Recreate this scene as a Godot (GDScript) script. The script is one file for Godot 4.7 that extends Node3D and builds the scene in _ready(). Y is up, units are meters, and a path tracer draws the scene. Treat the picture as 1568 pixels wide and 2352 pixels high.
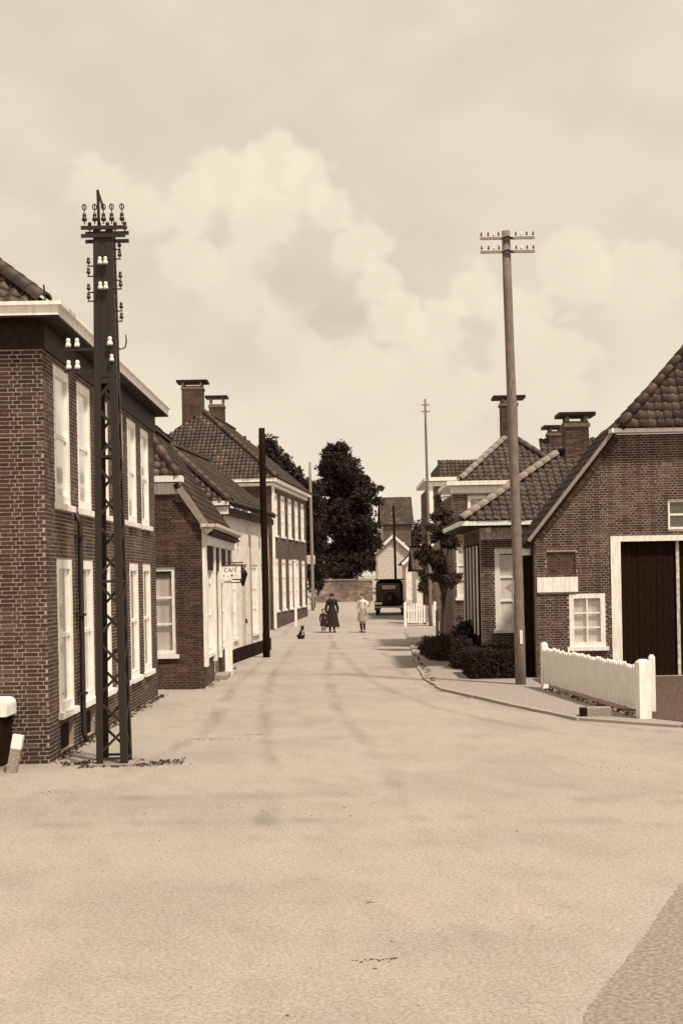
extends Node3D
# A village street with a lattice pylon, brick houses and a barn, as on a sepia print. Camera at the origin, street runs to -Z.

const CAM := Vector3(0, 2.5, 0)
const FOCAL := 3000.0 / 2352.0
const ROLL := -1.1

var rng := RandomNumberGenerator.new()
var org := Vector3.ZERO        # base of the thing being built; frames are given in world metres and turned local to it
var used := {}
var M := {}
var unit_box: BoxMesh
var tile_mesh: ArrayMesh
var ridge_mesh: ArrayMesh
var leaf_mesh: ArrayMesh
var bell_mesh: ArrayMesh
var pin_mesh: ArrayMesh

# ------------------------------------------------------------------ naming
func numbered(n: String) -> String:
	if not used.has(n):
		used[n] = 0
		return n
	used[n] += 1
	return "%s_%03d" % [n, used[n]]

func thing(called: String, label: String, category: String, at: Vector3, group := "") -> Node3D:
	var o := Node3D.new()
	o.name = numbered(called)
	add_child(o)
	o.position = at
	org = at
	meta(o, label, category, group)
	return o

func meta(o: Node, label: String, category: String, group := "") -> void:
	o.set_meta("label", label)
	o.set_meta("category", category)
	if group:
		o.set_meta("group", group)

func node(called: String, mesh: Mesh, m: Material, parent: Node) -> MeshInstance3D:
	var o := MeshInstance3D.new()
	o.name = called
	o.mesh = mesh
	o.material_override = m
	parent.add_child(o, true)
	return o

func commit(st: SurfaceTool, called: String, m: Material, parent: Node) -> MeshInstance3D:
	st.generate_normals()
	return node(called, st.commit(), m, parent)

func structure(st: SurfaceTool, called: String, m: Material) -> MeshInstance3D:
	var o := commit(st, called, m, self)
	o.set_meta("kind", "structure")
	return o

# ------------------------------------------------------------------ colours and materials
func tone(r: float) -> Color:      # a base colour (linear) on the brown scale of the scene
	var k := [[0.0, 0.4, 0.22], [0.02, 0.46, 0.28], [0.1, 0.61, 0.47], [0.3, 0.74, 0.63], [0.5, 0.85, 0.77], [0.85, 0.97, 0.93], [1.0, 1.0, 1.0]]
	for i in range(1, k.size()):
		if r <= k[i][0]:
			var t: float = (r - k[i - 1][0]) / (k[i][0] - k[i - 1][0])
			return Color(r, r * lerpf(k[i - 1][1], k[i][1], t), r * lerpf(k[i - 1][2], k[i][2], t))
	return Color(r, r, r)

func plain(called: String, r: float, rough := 0.85) -> StandardMaterial3D:
	var m := StandardMaterial3D.new()
	m.resource_name = called
	m.albedo_color = tone(r).linear_to_srgb()
	m.roughness = rough
	M[called] = m
	return m

func grained(called: String, dark: float, light: float, freq: float, scale: Vector3, rough := 0.9, sd := 1, bump := 0.0, grey := 0.0) -> StandardMaterial3D:
	var m := plain(called, 1.0, rough)
	var n := FastNoiseLite.new()
	n.seed = sd
	n.noise_type = FastNoiseLite.TYPE_SIMPLEX_SMOOTH
	n.frequency = freq
	n.fractal_octaves = 5
	n.fractal_gain = 0.62
	var im := Image.create(512, 512, false, Image.FORMAT_RGB8)
	var g := n.get_seamless_image(512, 512)
	for y in 512:
		for x in 512:
			var v := g.get_pixel(x, y).r
			var t := lerpf(dark, light, clampf((v - 0.2) / 0.6, 0, 1))
			im.set_pixel(x, y, tone(t).lerp(Color(t, t * 0.9, t * 0.84), grey).linear_to_srgb())
	m.albedo_color = Color.WHITE
	m.albedo_texture = ImageTexture.create_from_image(im)
	m.uv1_triplanar = true
	m.uv1_world_triplanar = true
	m.uv1_scale = scale
	if bump > 0:
		m.heightmap_enabled = false
		var b := g.duplicate()
		b.convert(Image.FORMAT_RGBA8)
		b.bump_map_to_normal_map(bump)
		m.normal_enabled = true
		m.normal_texture = ImageTexture.create_from_image(b)
	return m

func make_materials() -> void:
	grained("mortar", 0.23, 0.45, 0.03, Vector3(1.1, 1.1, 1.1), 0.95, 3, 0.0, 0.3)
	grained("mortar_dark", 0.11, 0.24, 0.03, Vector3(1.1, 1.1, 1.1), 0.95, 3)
	grained("plaster", 0.62, 0.82, 0.012, Vector3(0.6, 0.35, 0.6), 0.9, 5)
	grained("white_paint", 0.72, 0.92, 0.012, Vector3(1.6, 0.25, 1.6), 0.55, 6)
	grained("worn_white", 0.36, 0.74, 0.02, Vector3(1.2, 0.5, 1.2), 0.7, 7)
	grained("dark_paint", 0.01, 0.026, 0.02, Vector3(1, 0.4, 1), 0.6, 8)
	grained("tar_wood", 0.008, 0.024, 0.03, Vector3(2.5, 0.3, 2.5), 0.8, 9)
	grained("pole_wood", 0.1, 0.26, 0.03, Vector3(3, 0.2, 3), 0.85, 10, 0.0, 0.5)
	grained("grey_wood", 0.18, 0.36, 0.03, Vector3(3, 0.3, 3), 0.85, 12, 0.0, 0.5)
	grained("iron", 0.008, 0.022, 0.04, Vector3(2, 2, 2), 0.6, 11)
	grained("stone", 0.18, 0.4, 0.03, Vector3(1.5, 1.5, 1.5), 0.9, 13, 0.0, 0.6)
	grained("kerb_stone", 0.26, 0.4, 0.03, Vector3(1.2, 1.2, 1.2), 0.9, 14, 0.0, 0.9)
	grained("bark", 0.03, 0.09, 0.03, Vector3(2, 0.5, 2), 0.95, 15)
	grained("curtain", 0.5, 0.8, 0.01, Vector3(2.2, 0.05, 2.2), 0.9, 16)
	grained("blind", 0.78, 0.88, 0.01, Vector3(1.0, 0.4, 1.0), 0.9, 17)
	grained("roof_backing", 0.01, 0.03, 0.03, Vector3(1, 1, 1), 0.95, 18)
	grained("pavement", 0.2, 0.36, 0.05, Vector3(0.5, 0.5, 0.5), 0.95, 19, 1.0, 0.85)
	grained("yard", 0.03, 0.13, 0.03, Vector3(0.6, 0.6, 0.6), 0.95, 20, 2.0)
	grained("verge", 0.17, 0.31, 0.06, Vector3(0.6, 0.6, 0.6), 0.95, 21, 2.0, 0.75)
	grained("car_paint", 0.012, 0.03, 0.01, Vector3(0.6, 0.6, 0.6), 0.35, 22)
	M.tar_wood.metallic_specular = 0.2
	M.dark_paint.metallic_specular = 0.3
	plain("room", 0.02, 0.95)
	plain("black", 0.008, 0.8)
	plain("rubber", 0.012, 0.9)
	plain("porcelain_white", 0.8, 0.25)
	plain("porcelain_dark", 0.03, 0.3)
	plain("letter", 0.12, 0.7)
	plain("steel", 0.45, 0.35)
	plain("skin", 0.42, 0.7)
	plain("hair", 0.025, 0.7)
	plain("cloth_black", 0.016, 0.95)
	plain("cloth_dark", 0.035, 0.95)
	plain("cloth_mid", 0.2, 0.95)
	plain("cloth_light", 0.62, 0.95)
	grained("cloth_print", 0.14, 0.5, 0.08, Vector3(2.5, 2.5, 2.5), 0.95, 31)
	plain("fur_dark", 0.03, 0.95)
	plain("fur_light", 0.6, 0.95)
	var gl := plain("glass", 0.6, 0.06)
	gl.transparency = BaseMaterial3D.TRANSPARENCY_ALPHA
	gl.albedo_color = Color(0.85, 0.82, 0.76, 0.06)
	# bricks and tiles take the colour of each copy
	for nm in ["brick_tint", "tile_tint", "leaf_tint"]:
		var b := plain(nm, 1.0, 0.9)
		b.vertex_color_use_as_albedo = true
		b.albedo_color = Color.WHITE
	M.tile_tint.roughness = 0.62
	M.leaf_tint.roughness = 0.8
	M.leaf_tint.backlight_enabled = true
	M.leaf_tint.backlight = tone(0.03).linear_to_srgb()
	for i in 6:
		plain("brick%d" % i, BRICK[i], 0.9)
		plain("tile%d" % i, TILE[i], 0.62)
	# the sandy road: fine grit over broad trodden patches
	var g := plain("grit", 1.0, 0.97)
	var im := Image.create(1024, 1024, false, Image.FORMAT_RGB8)
	var nz := FastNoiseLite.new()
	nz.noise_type = FastNoiseLite.TYPE_SIMPLEX_SMOOTH
	nz.seed = 40
	nz.frequency = 0.09
	nz.fractal_octaves = 4
	nz.fractal_gain = 0.75
	var a := nz.get_seamless_image(1024, 1024)
	var r := RandomNumberGenerator.new()
	r.seed = 7
	for y in 1024:
		for x in 1024:
			var v := a.get_pixel(x, y).r
			v = 0.345 + (v - 0.5) * 0.22 + r.randf_range(-0.08, 0.08)
			if r.randf() < 0.006:
				v *= 0.55
			v = clampf(v, 0.05, 0.9)
			im.set_pixel(x, y, Color(v, v * 0.89, v * 0.83).linear_to_srgb())
	# coarser grains, single stones of one to three centimetres
	for k in 16000:
		var sx := r.randi_range(0, 1023)
		var sy := r.randi_range(0, 1023)
		var sv := 0.35 * r.randf_range(0.62, 1.32)
		var sr := 1 if r.randf() < 0.7 else 2
		for dy in range(-sr, sr + 1):
			for dx in range(-sr, sr + 1):
				if dx * dx + dy * dy <= sr * sr:
					im.set_pixel((sx + dx) & 1023, (sy + dy) & 1023, Color(sv, sv * 0.89, sv * 0.83).linear_to_srgb())
	g.albedo_color = Color.WHITE
	g.albedo_texture = ImageTexture.create_from_image(im)
	g.uv1_triplanar = true
	g.uv1_world_triplanar = true
	g.uv1_scale = Vector3(0.23, 0.23, 0.23)
	var b2 := a.duplicate()
	b2.convert(Image.FORMAT_RGBA8)
	b2.bump_map_to_normal_map(0.8)
	g.normal_enabled = true
	g.normal_texture = ImageTexture.create_from_image(b2)
	g.detail_enabled = true
	g.detail_blend_mode = BaseMaterial3D.BLEND_MODE_MUL
	g.detail_uv_layer = BaseMaterial3D.DETAIL_UV_2
	var im2 := Image.create(512, 512, false, Image.FORMAT_RGB8)
	nz.seed = 43
	nz.frequency = 0.012
	nz.fractal_octaves = 6
	nz.fractal_gain = 0.6
	var a2 := nz.get_seamless_image(512, 512)
	for y in 512:
		for x in 512:
			var v := clampf((a2.get_pixel(x, y).r - 0.25) / 0.4, 0, 1)
			var q := lerpf(0.87, 1.0, v)
			im2.set_pixel(x, y, Color(q, q * 0.985, q * 0.96).linear_to_srgb())
	g.detail_albedo = ImageTexture.create_from_image(im2)
	g.uv2_triplanar = true
	g.uv2_world_triplanar = true
	g.uv2_scale = Vector3(0.05, 0.05, 0.05)
	M.road = g.duplicate()
	M.road.resource_name = "road"
	M.road.vertex_color_use_as_albedo = true

const BRICK := [0.04, 0.052, 0.064, 0.078, 0.1, 0.032]
const TILE := [0.026, 0.036, 0.048, 0.062, 0.085, 0.02]

# ------------------------------------------------------------------ geometry helpers
func fr(o: Vector3, xdir: Vector3) -> Transform3D:        # wall frame: x along, y up, z outwards
	var x := xdir.normalized()
	return Transform3D(Basis(x, Vector3.UP, x.cross(Vector3.UP)), o - org)

func tool(smooth := false) -> SurfaceTool:
	var st := SurfaceTool.new()
	st.begin(Mesh.PRIMITIVE_TRIANGLES)
	st.set_smooth_group(0 if smooth else -1)
	return st

func quad(st: SurfaceTool, a: Vector3, b: Vector3, c: Vector3, d: Vector3) -> void:   # anticlockwise seen from outside
	for v in [a, c, b, a, d, c]:
		st.add_vertex(v)

func tri(st: SurfaceTool, a: Vector3, b: Vector3, c: Vector3) -> void:
	for v in [a, c, b]:
		st.add_vertex(v)

func hexa(st: SurfaceTool, p: Array) -> void:   # p: bottom four, top four, each anticlockwise seen from above
	quad(st, p[3], p[2], p[1], p[0])
	quad(st, p[4], p[5], p[6], p[7])
	for i in 4:
		var j := (i + 1) % 4
		quad(st, p[i], p[j], p[4 + j], p[4 + i])

func box(st: SurfaceTool, f: Transform3D, lo: Vector3, hi: Vector3) -> void:
	var p := []
	for y in [lo.y, hi.y]:
		p.append(f * Vector3(lo.x, y, hi.z))
		p.append(f * Vector3(hi.x, y, hi.z))
		p.append(f * Vector3(hi.x, y, lo.z))
		p.append(f * Vector3(lo.x, y, lo.z))
	hexa(st, p)

func bar(st: SurfaceTool, a: Vector3, b: Vector3, w: float, d: float, up := Vector3.BACK) -> void:
	var y := (b - a).normalized()
	var x := y.cross(up)
	if x.length() < 0.01:
		x = y.cross(Vector3.RIGHT)
	x = x.normalized()
	var z := x.cross(y)
	box(st, Transform3D(Basis(x, y, z), a), Vector3(-w / 2, 0, -d / 2), Vector3(w / 2, a.distance_to(b), d / 2))

func tube(st: SurfaceTool, pts: Array, radii: Array, seg := 8) -> void:
	var rings := []
	for i in pts.size():
		var t: Vector3 = (pts[mini(i + 1, pts.size() - 1)] - pts[maxi(i - 1, 0)]).normalized()
		var x := t.cross(Vector3.BACK if absf(t.z) < 0.9 else Vector3.RIGHT).normalized()
		var z := x.cross(t)
		var ring := []
		for k in seg:
			var an := TAU * k / seg
			ring.append(pts[i] + (x * cos(an) + z * sin(an)) * radii[i])
		rings.append(ring)
	for i in pts.size() - 1:
		for k in seg:
			var j := (k + 1) % seg
			quad(st, rings[i][k], rings[i + 1][k], rings[i + 1][j], rings[i][j])
	for k in range(1, seg - 1):
		tri(st, rings[0][0], rings[0][k], rings[0][k + 1])
		tri(st, rings[-1][0], rings[-1][k + 1], rings[-1][k])

func lathe(st: SurfaceTool, f: Transform3D, prof: Array, seg := 10) -> void:   # prof of Vector2(radius, height), upwards
	for i in prof.size() - 1:
		for k in seg:
			var a0 := TAU * k / seg
			var a1 := TAU * (k + 1) / seg
			var p := func(r: Vector2, an: float) -> Vector3: return f * Vector3(cos(an) * r.x, r.y, -sin(an) * r.x)
			quad(st, p.call(prof[i], a0), p.call(prof[i], a1), p.call(prof[i + 1], a1), p.call(prof[i + 1], a0))

func ball(st: SurfaceTool, c: Vector3, r: Vector3, seg := 10) -> void:
	var prof := []
	for i in 9:
		var t := -PI / 2 + PI * i / 8
		prof.append(Vector2(maxf(cos(t), 0.001), sin(t)))
	lathe(st, Transform3D(Basis.from_scale(r), c), prof, seg)

func prism(st: SurfaceTool, f: Transform3D, poly: PackedVector2Array, z0: float, z1: float) -> void:   # poly in the frame's x, y
	var p := poly
	if Geometry2D.is_polygon_clockwise(p):
		p.reverse()
	var idx := Geometry2D.triangulate_polygon(p)
	for i in range(0, idx.size(), 3):
		var q := [p[idx[i]], p[idx[i + 1]], p[idx[i + 2]]]
		if (q[1] - q[0]).cross(q[2] - q[0]) < 0:
			q.reverse()
		tri(st, f * Vector3(q[0].x, q[0].y, z1), f * Vector3(q[1].x, q[1].y, z1), f * Vector3(q[2].x, q[2].y, z1))
		tri(st, f * Vector3(q[2].x, q[2].y, z0), f * Vector3(q[1].x, q[1].y, z0), f * Vector3(q[0].x, q[0].y, z0))
	for i in p.size():
		var a := p[i]
		var b := p[(i + 1) % p.size()]
		quad(st, f * Vector3(a.x, a.y, z0), f * Vector3(b.x, b.y, z0), f * Vector3(b.x, b.y, z1), f * Vector3(a.x, a.y, z1))

func piece(called: String, parent: Node, m: Material, f: Transform3D, lo: Vector3, hi: Vector3) -> MeshInstance3D:
	var st := tool()
	box(st, f, lo, hi)
	return commit(st, called, m, parent)

func in_view(p: Vector3) -> bool:
	var d := -p.z
	if d < 1:
		return false
	return absf(p.x / d) < 0.265 and (p.y - 2.5) / d < 0.45 and (p.y - 2.5) / d > -0.35

func gy(d: float) -> float:       # the street climbs a little in the distance
	return 0.02 * clampf(d - 52.0, 0, 60) if d > 54 else 0.01 * maxf(0, d - 52.0) * maxf(0, d - 52.0) * 0.5

# ------------------------------------------------------------------ walls of bricks
func top_at(line: Array, u: float) -> float:
	for i in line.size() - 1:
		if u <= line[i + 1].x:
			return lerpf(line[i].y, line[i + 1].y, clampf((u - line[i].x) / maxf(line[i + 1].x - line[i].x, 1e-5), 0, 1))
	return line[-1].y

func wall(parent: Node, f: Transform3D, width: float, line: Array, holes: Array, o := {}) -> MeshInstance3D:
	var st := tool()
	var base: float = o.get("base", -0.3)
	var thick: float = o.get("thick", 0.25)
	var first: float = o.get("start", 0.0)
	var xs := [first, width]
	for p in line:
		xs.append(clampf(p.x, first, width))
	for h in holes:
		xs.append(h.position.x)
		xs.append(h.end.x)
	xs.sort()
	for i in xs.size() - 1:
		var a: float = xs[i]
		var b: float = xs[i + 1]
		if b - a < 0.001:
			continue
		var mid := (a + b) / 2
		var cuts := []
		for h in holes:
			if h.position.x < mid and h.end.x > mid:
				cuts.append(Vector2(h.position.y, h.end.y))
		cuts.sort_custom(func(p, q): return p.x < q.x)
		var y := base
		for c in cuts + [Vector2(99, 99)]:
			var ta := minf(c.x, top_at(line, a + 1e-4))
			var tb := minf(c.x, top_at(line, b - 1e-4))
			if maxf(ta, tb) > y + 0.001:
				hexa(st, [f * Vector3(a, y, 0), f * Vector3(b, y, 0), f * Vector3(b, y, -thick), f * Vector3(a, y, -thick),
					f * Vector3(a, ta, 0), f * Vector3(b, tb, 0), f * Vector3(b, tb, -thick), f * Vector3(a, ta, -thick)])
			y = c.y
	var w := commit(st, o.get("called", "wall"), M[o.get("mortar", "mortar")], parent)
	if o.get("bricks", true):
		bricks(w, f, width, line, holes, o)
	return w

func bricks(w: Node, f: Transform3D, width: float, line: Array, holes: Array, o: Dictionary) -> void:
	var quota: int = o.get("quota", 0)
	var shade: float = o.get("shade", 1.0)
	var course := 0.057
	var high := 0.044
	var tall := 0.0
	for p in line:
		tall = maxf(tall, p.y)
	var near := []
	var far := []
	var row := 0
	var y := 0.01
	while y < tall:
		var cuts := []
		for h in holes:
			if h.position.y < y + high and h.end.y > y:
				cuts.append(Vector2(h.position.x, h.end.x))
		var u := -0.11 - (0.16 if row % 2 else 0.0) + rng.randf_range(-0.015, 0.015)
		var k := row
		while u < width:
			var len := 0.203 if k % 2 else 0.098
			var a := maxf(u, 0.0)
			var b := minf(u + len, width)
			u += len + 0.014
			k += 1
			var pieces := [Vector2(a, b)]
			for c in cuts:
				var rest := []
				for s in pieces:
					if c.y <= s.x or c.x >= s.y:
						rest.append(s)
					else:
						if c.x - s.x > 0.025:
							rest.append(Vector2(s.x, c.x - 0.004))
						if s.y - c.y > 0.025:
							rest.append(Vector2(c.y + 0.004, s.y))
				pieces = rest
			for s in pieces:
				if s.y - s.x < 0.03 or minf(top_at(line, s.x), top_at(line, s.y)) < y + high:
					continue
				var proud := 0.002 + rng.randf() * 0.004
				var t := Transform3D(Basis.from_scale(Vector3(s.y - s.x, high * rng.randf_range(0.94, 1.0), 0.05)), Vector3((s.x + s.y) / 2, y + high / 2, proud - 0.025))
				var pos := f * t.origin + org
				if near.size() < quota and in_view(pos):
					near.append(f * t)
				else:
					far.append(f * t)
		y += course
		row += 1
	for t in near:
		var wet := patch(t.origin + org)
		var i := pick()
		if wet < -0.22:
			i = [0, 0, 0, 1, 2, 5][i]
		elif wet > 0.25:
			i = [1, 2, 3, 4, 4, 0][i]
		node("brick", unit_box, M["brick%d" % i], w).transform = t
	if far.size():
		copies("brickwork", unit_box, M.brick_tint, far, w, BRICK, shade, "stuff", true)

var weather: FastNoiseLite

func patch(p: Vector3) -> float:      # weathering in patches, roughly -0.6 to 0.6; damp and soot-dark in a ragged band at the foot
	if weather == null:
		weather = FastNoiseLite.new()
		weather.seed = 91
		weather.frequency = 0.9
		weather.fractal_octaves = 4
	var v := weather.get_noise_3dv(p)
	if p.y < 0.55 and weather.get_noise_3dv(p * 4.0 + Vector3(9, 9, 9)) + 0.32 > p.y * 1.4:
		v -= 0.45
	return v

func pick() -> int:
	var r := rng.randf()
	return 0 if r < 0.2 else 1 if r < 0.45 else 2 if r < 0.7 else 3 if r < 0.85 else 4 if r < 0.93 else 5

func copies(called: String, mesh: Mesh, m: Material, at: Array, parent: Node, tones: Array, shade := 1.0, kind := "stuff", worn := false) -> MultiMeshInstance3D:
	var mm := MultiMesh.new()
	mm.transform_format = MultiMesh.TRANSFORM_3D
	mm.use_colors = true
	mm.mesh = mesh
	mm.instance_count = at.size()
	for i in at.size():
		mm.set_instance_transform(i, at[i])
		var k := shade * rng.randf_range(0.88, 1.12)
		if worn:
			k *= clampf(1.0 + 1.1 * patch(at[i].origin + org), 0.45, 1.6)
		mm.set_instance_color(i, tone(tones[pick() % tones.size()] * k))
	var o := MultiMeshInstance3D.new()
	o.name = called
	o.multimesh = mm
	o.material_override = m
	parent.add_child(o, true)
	if kind:
		o.set_meta("kind", kind)
	return o

# ------------------------------------------------------------------ roofs of pantiles
func make_tile() -> void:
	var st := tool(true)
	var n := 8
	var w := 0.218
	for layer in 1:
		for i in n:
			var p := []
			for k in [i, i + 1]:
				var t := float(k) / n
				var hgt := 0.02 * sin(t * TAU - 0.7)
				p.append([Vector3((t - 0.5) * w, -0.02, 0.045 + hgt), Vector3((t - 0.5) * w, 0.27, 0.02 + hgt), Vector3((t - 0.5) * w, -0.02, 0.022 + hgt)])
			quad(st, p[0][0], p[1][0], p[1][1], p[0][1])
			quad(st, p[0][2], p[1][2], p[1][0], p[0][0])
	st.generate_normals()
	tile_mesh = st.commit()
	st = tool(true)
	for i in 8:
		var p := []
		for k in [i, i + 1]:
			var an: float = PI * k / 8.0
			p.append([Vector3(cos(an) * 0.13, 0.0, sin(an) * 0.13), Vector3(cos(an) * 0.115, 0.4, sin(an) * 0.115), Vector3(cos(an) * 0.1, 0.0, sin(an) * 0.1)])
		quad(st, p[1][0], p[0][0], p[0][1], p[1][1])
		quad(st, p[1][2], p[0][2], p[0][0], p[1][0])
	st.generate_normals()
	ridge_mesh = st.commit()

func roof(parent: Node, pts: Array, o := {}) -> MeshInstance3D:   # world points; the first two are the eave, left to right seen from outside
	var x: Vector3 = (pts[1] - pts[0]).normalized()
	var away: Vector3 = pts[2] - pts[0]
	var y := (away - x * away.dot(x)).normalized()
	var f := Transform3D(Basis(x, y, x.cross(y)), pts[0] - org)
	var poly := PackedVector2Array()
	var lo := Vector2(1e9, 1e9)
	var hi := -lo
	for p in pts:
		var q: Vector3 = f.affine_inverse() * (p - org)
		poly.append(Vector2(q.x, q.y))
		lo = lo.min(Vector2(q.x, q.y))
		hi = hi.max(Vector2(q.x, q.y))
	var st := tool()
	prism(st, f, poly, -0.09, -0.005)
	var slab := commit(st, o.get("called", "roof"), M.roof_backing, parent)
	var quota: int = o.get("quota", 0)
	var near := []
	var far := []
	var gauge: float = o.get("gauge", 0.235)
	var s := 0.0
	while s < hi.y:
		var u := lo.x + 0.1
		while u < hi.x:
			if Geometry2D.is_point_in_polygon(Vector2(u, minf(s + 0.12, hi.y - 0.01)), poly):
				var b := Basis.from_euler(Vector3(rng.randf_range(-0.02, 0.02), rng.randf_range(-0.05, 0.05), rng.randf_range(-0.03, 0.03)))
				var t := f * Transform3D(b, Vector3(u, s + rng.randf_range(-0.012, 0.012), rng.randf_range(0.0, 0.008)))
				if near.size() < quota and in_view(t.origin + org):
					near.append(t)
				else:
					far.append(t)
			u += 0.205
		s += gauge
	for t in near:
		var tl := node("tile", tile_mesh, M["tile%d" % clampi(pick() + int(round(3.0 * patch(t.origin + org))), 0, 5)], slab)
		tl.transform = t
	if far.size():
		copies("tiles", tile_mesh, M.tile_tint, far, slab, TILE, o.get("shade", 1.0), "stuff", true)
	return slab

func ridge(parent: Node, a: Vector3, b: Vector3, up: Vector3, m := "tile") -> void:
	var y := (b - a).normalized()
	var x := y.cross(up).normalized()
	var z := x.cross(y)
	var n := int(a.distance_to(b) / 0.36)
	for i in n:
		var t := node("ridge_tile", ridge_mesh, M["tile%d" % (pick() % 5)] if m == "tile" else M[m], parent)
		t.transform = Transform3D(Basis(x, y, z), a - org + y * (0.36 * i) + z * 0.01)

# ------------------------------------------------------------------ windows and doors
func window(parent: Node, f: Transform3D, r: Rect2, cols: int, rows: int, o := {}) -> MeshInstance3D:
	var fw: float = o.get("frame", 0.08)
	var z: float = o.get("z", -0.03)
	var m: Material = M[o.get("paint", "white_paint")]
	var a := r.position
	var b := r.end
	var st := tool()
	box(st, f, Vector3(a.x, a.y, z - 0.09), Vector3(a.x + fw, b.y, z))
	box(st, f, Vector3(b.x - fw, a.y, z - 0.09), Vector3(b.x, b.y, z))
	box(st, f, Vector3(a.x + fw, b.y - fw, z - 0.09), Vector3(b.x - fw, b.y, z))
	box(st, f, Vector3(a.x + fw, a.y, z - 0.09), Vector3(b.x - fw, a.y + fw, z))
	var w := commit(st, "window", m, parent)
	var iw := r.size.x - 2 * fw
	var ih := r.size.y - 2 * fw
	var bw: float = o.get("bar", 0.035)
	for c in range(1, cols):
		var u := a.x + fw + iw * c / cols
		piece("glazing_bar", w, m, f, Vector3(u - bw / 2, a.y + fw, z - 0.06), Vector3(u + bw / 2, b.y - fw, z - 0.015))
	for q in range(1, rows):
		var v := a.y + fw + ih * q / rows
		piece("glazing_bar", w, m, f, Vector3(a.x + fw, v - bw / 2, z - 0.057), Vector3(b.x - fw, v + bw / 2, z - 0.018))
	for c in cols:
		for q in rows:
			var u0 := a.x + fw + iw * c / cols
			var v0 := a.y + fw + ih * q / rows
			piece("pane", w, M.glass, f, Vector3(u0 + 0.002, v0 + 0.002, z - 0.046), Vector3(u0 + iw / cols - 0.002, v0 + ih / rows - 0.002, z - 0.04))
	if o.has("curtain"):
		var top: float = o.get("curtain_top", 0.0)
		piece(o.get("curtain_name", "curtain"), w, M[o.curtain], f, Vector3(a.x + 0.01, a.y + 0.01, z - 0.12), Vector3(b.x - 0.01, b.y - 0.01 - top, z - (0.05 if o.curtain == "blind" else 0.1)))
	piece("room", w, M.room, f, Vector3(a.x - 0.05, a.y - 0.05, -0.45), Vector3(b.x + 0.05, b.y + 0.05, -0.4))
	if o.get("sill", true):
		piece("sill", w, m, f, Vector3(a.x - 0.06, a.y - 0.09, -0.05), Vector3(b.x + 0.06, a.y, 0.07))
	return w

func chimney(parent: Node, c: Vector3, w: float, d: float, y0: float, y1: float, plate: float, legs := 0.13) -> MeshInstance3D:
	var st := tool()
	var f := fr(Vector3(c.x, 0, c.z), Vector3.RIGHT)
	box(st, f, Vector3(-w / 2, y0, -d / 2), Vector3(w / 2, y1, d / 2))
	box(st, f, Vector3(-w / 2 - 0.04, y1 - 0.16, -d / 2 - 0.04), Vector3(w / 2 + 0.04, y1 - 0.06, d / 2 + 0.04))
	var ch := commit(st, "chimney", M.mortar_dark, parent)
	var line := [Vector2(0, y1 - 0.17), Vector2(9, y1 - 0.17)]
	var o := {"shade": 1.0}
	# bricks start at the roof: the rows below it stay out of sight
	bricks(ch, fr(Vector3(c.x - w / 2, 0, c.z + d / 2), Vector3.RIGHT), w, line, [Rect2(-1, -1, 9, y0 + 1)], o)
	bricks(ch, fr(Vector3(c.x + w / 2, 0, c.z + d / 2), Vector3.FORWARD), d, line, [Rect2(-1, -1, 9, y0 + 1)], o)
	bricks(ch, fr(Vector3(c.x - w / 2, 0, c.z - d / 2), Vector3.BACK), d, line, [Rect2(-1, -1, 9, y0 + 1)], o)
	for sx in [-1, 1]:
		for sz in [-1, 1]:
			piece("plate_leg", ch, M.mortar, f, Vector3(sx * (w / 2 - 0.07) - 0.05, y1, sz * (d / 2 - 0.07) - 0.05), Vector3(sx * (w / 2 - 0.07) + 0.05, y1 + legs, sz * (d / 2 - 0.07) + 0.05))
	piece("cover_plate", ch, M.dark_paint, f, Vector3(-plate / 2, y1 + legs, -d / 2 - 0.12), Vector3(plate / 2, y1 + legs + 0.1, d / 2 + 0.12))
	return ch

# ------------------------------------------------------------------ leaves
func make_leaf() -> void:
	var st := tool()
	var r := RandomNumberGenerator.new()
	r.seed = 5
	for i in 7:
		var b := Basis.from_euler(Vector3(r.randf() * TAU, r.randf() * TAU, r.randf() * TAU))
		var c := Vector3(r.randf_range(-1, 1), r.randf_range(-1, 1), r.randf_range(-1, 1)) * 0.6
		var l := r.randf_range(0.5, 0.8)
		quad(st, c + b * Vector3(-l, 0, 0), c + b * Vector3(0, -l * 0.42, 0.05), c + b * Vector3(l, 0, 0), c + b * Vector3(0, l * 0.42, 0.05))
	st.generate_normals()
	leaf_mesh = st.commit()

func leaves(called: String, at: Array, parent: Node, tones: Array) -> void:
	var arr := leaf_mesh.surface_get_arrays(0)
	var lv: PackedVector3Array = arr[Mesh.ARRAY_VERTEX]
	var ln: PackedVector3Array = arr[Mesh.ARRAY_NORMAL]
	var vs := PackedVector3Array()
	var ns := PackedVector3Array()
	var cs := PackedColorArray()
	for t in at:
		vs.append_array(t * lv)
		ns.append_array(Transform3D(t.basis.orthonormalized(), Vector3.ZERO) * ln)
		var c := PackedColorArray()
		c.resize(lv.size())
		c.fill(tone(tones[pick() % tones.size()] * rng.randf_range(0.85, 1.15)))
		cs.append_array(c)
	var out := []
	out.resize(Mesh.ARRAY_MAX)
	out[Mesh.ARRAY_VERTEX] = vs
	out[Mesh.ARRAY_NORMAL] = ns
	out[Mesh.ARRAY_COLOR] = cs
	var m := ArrayMesh.new()
	m.add_surface_from_arrays(Mesh.PRIMITIVE_TRIANGLES, out)
	node(called, m, M.leaf_tint, parent)

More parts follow.
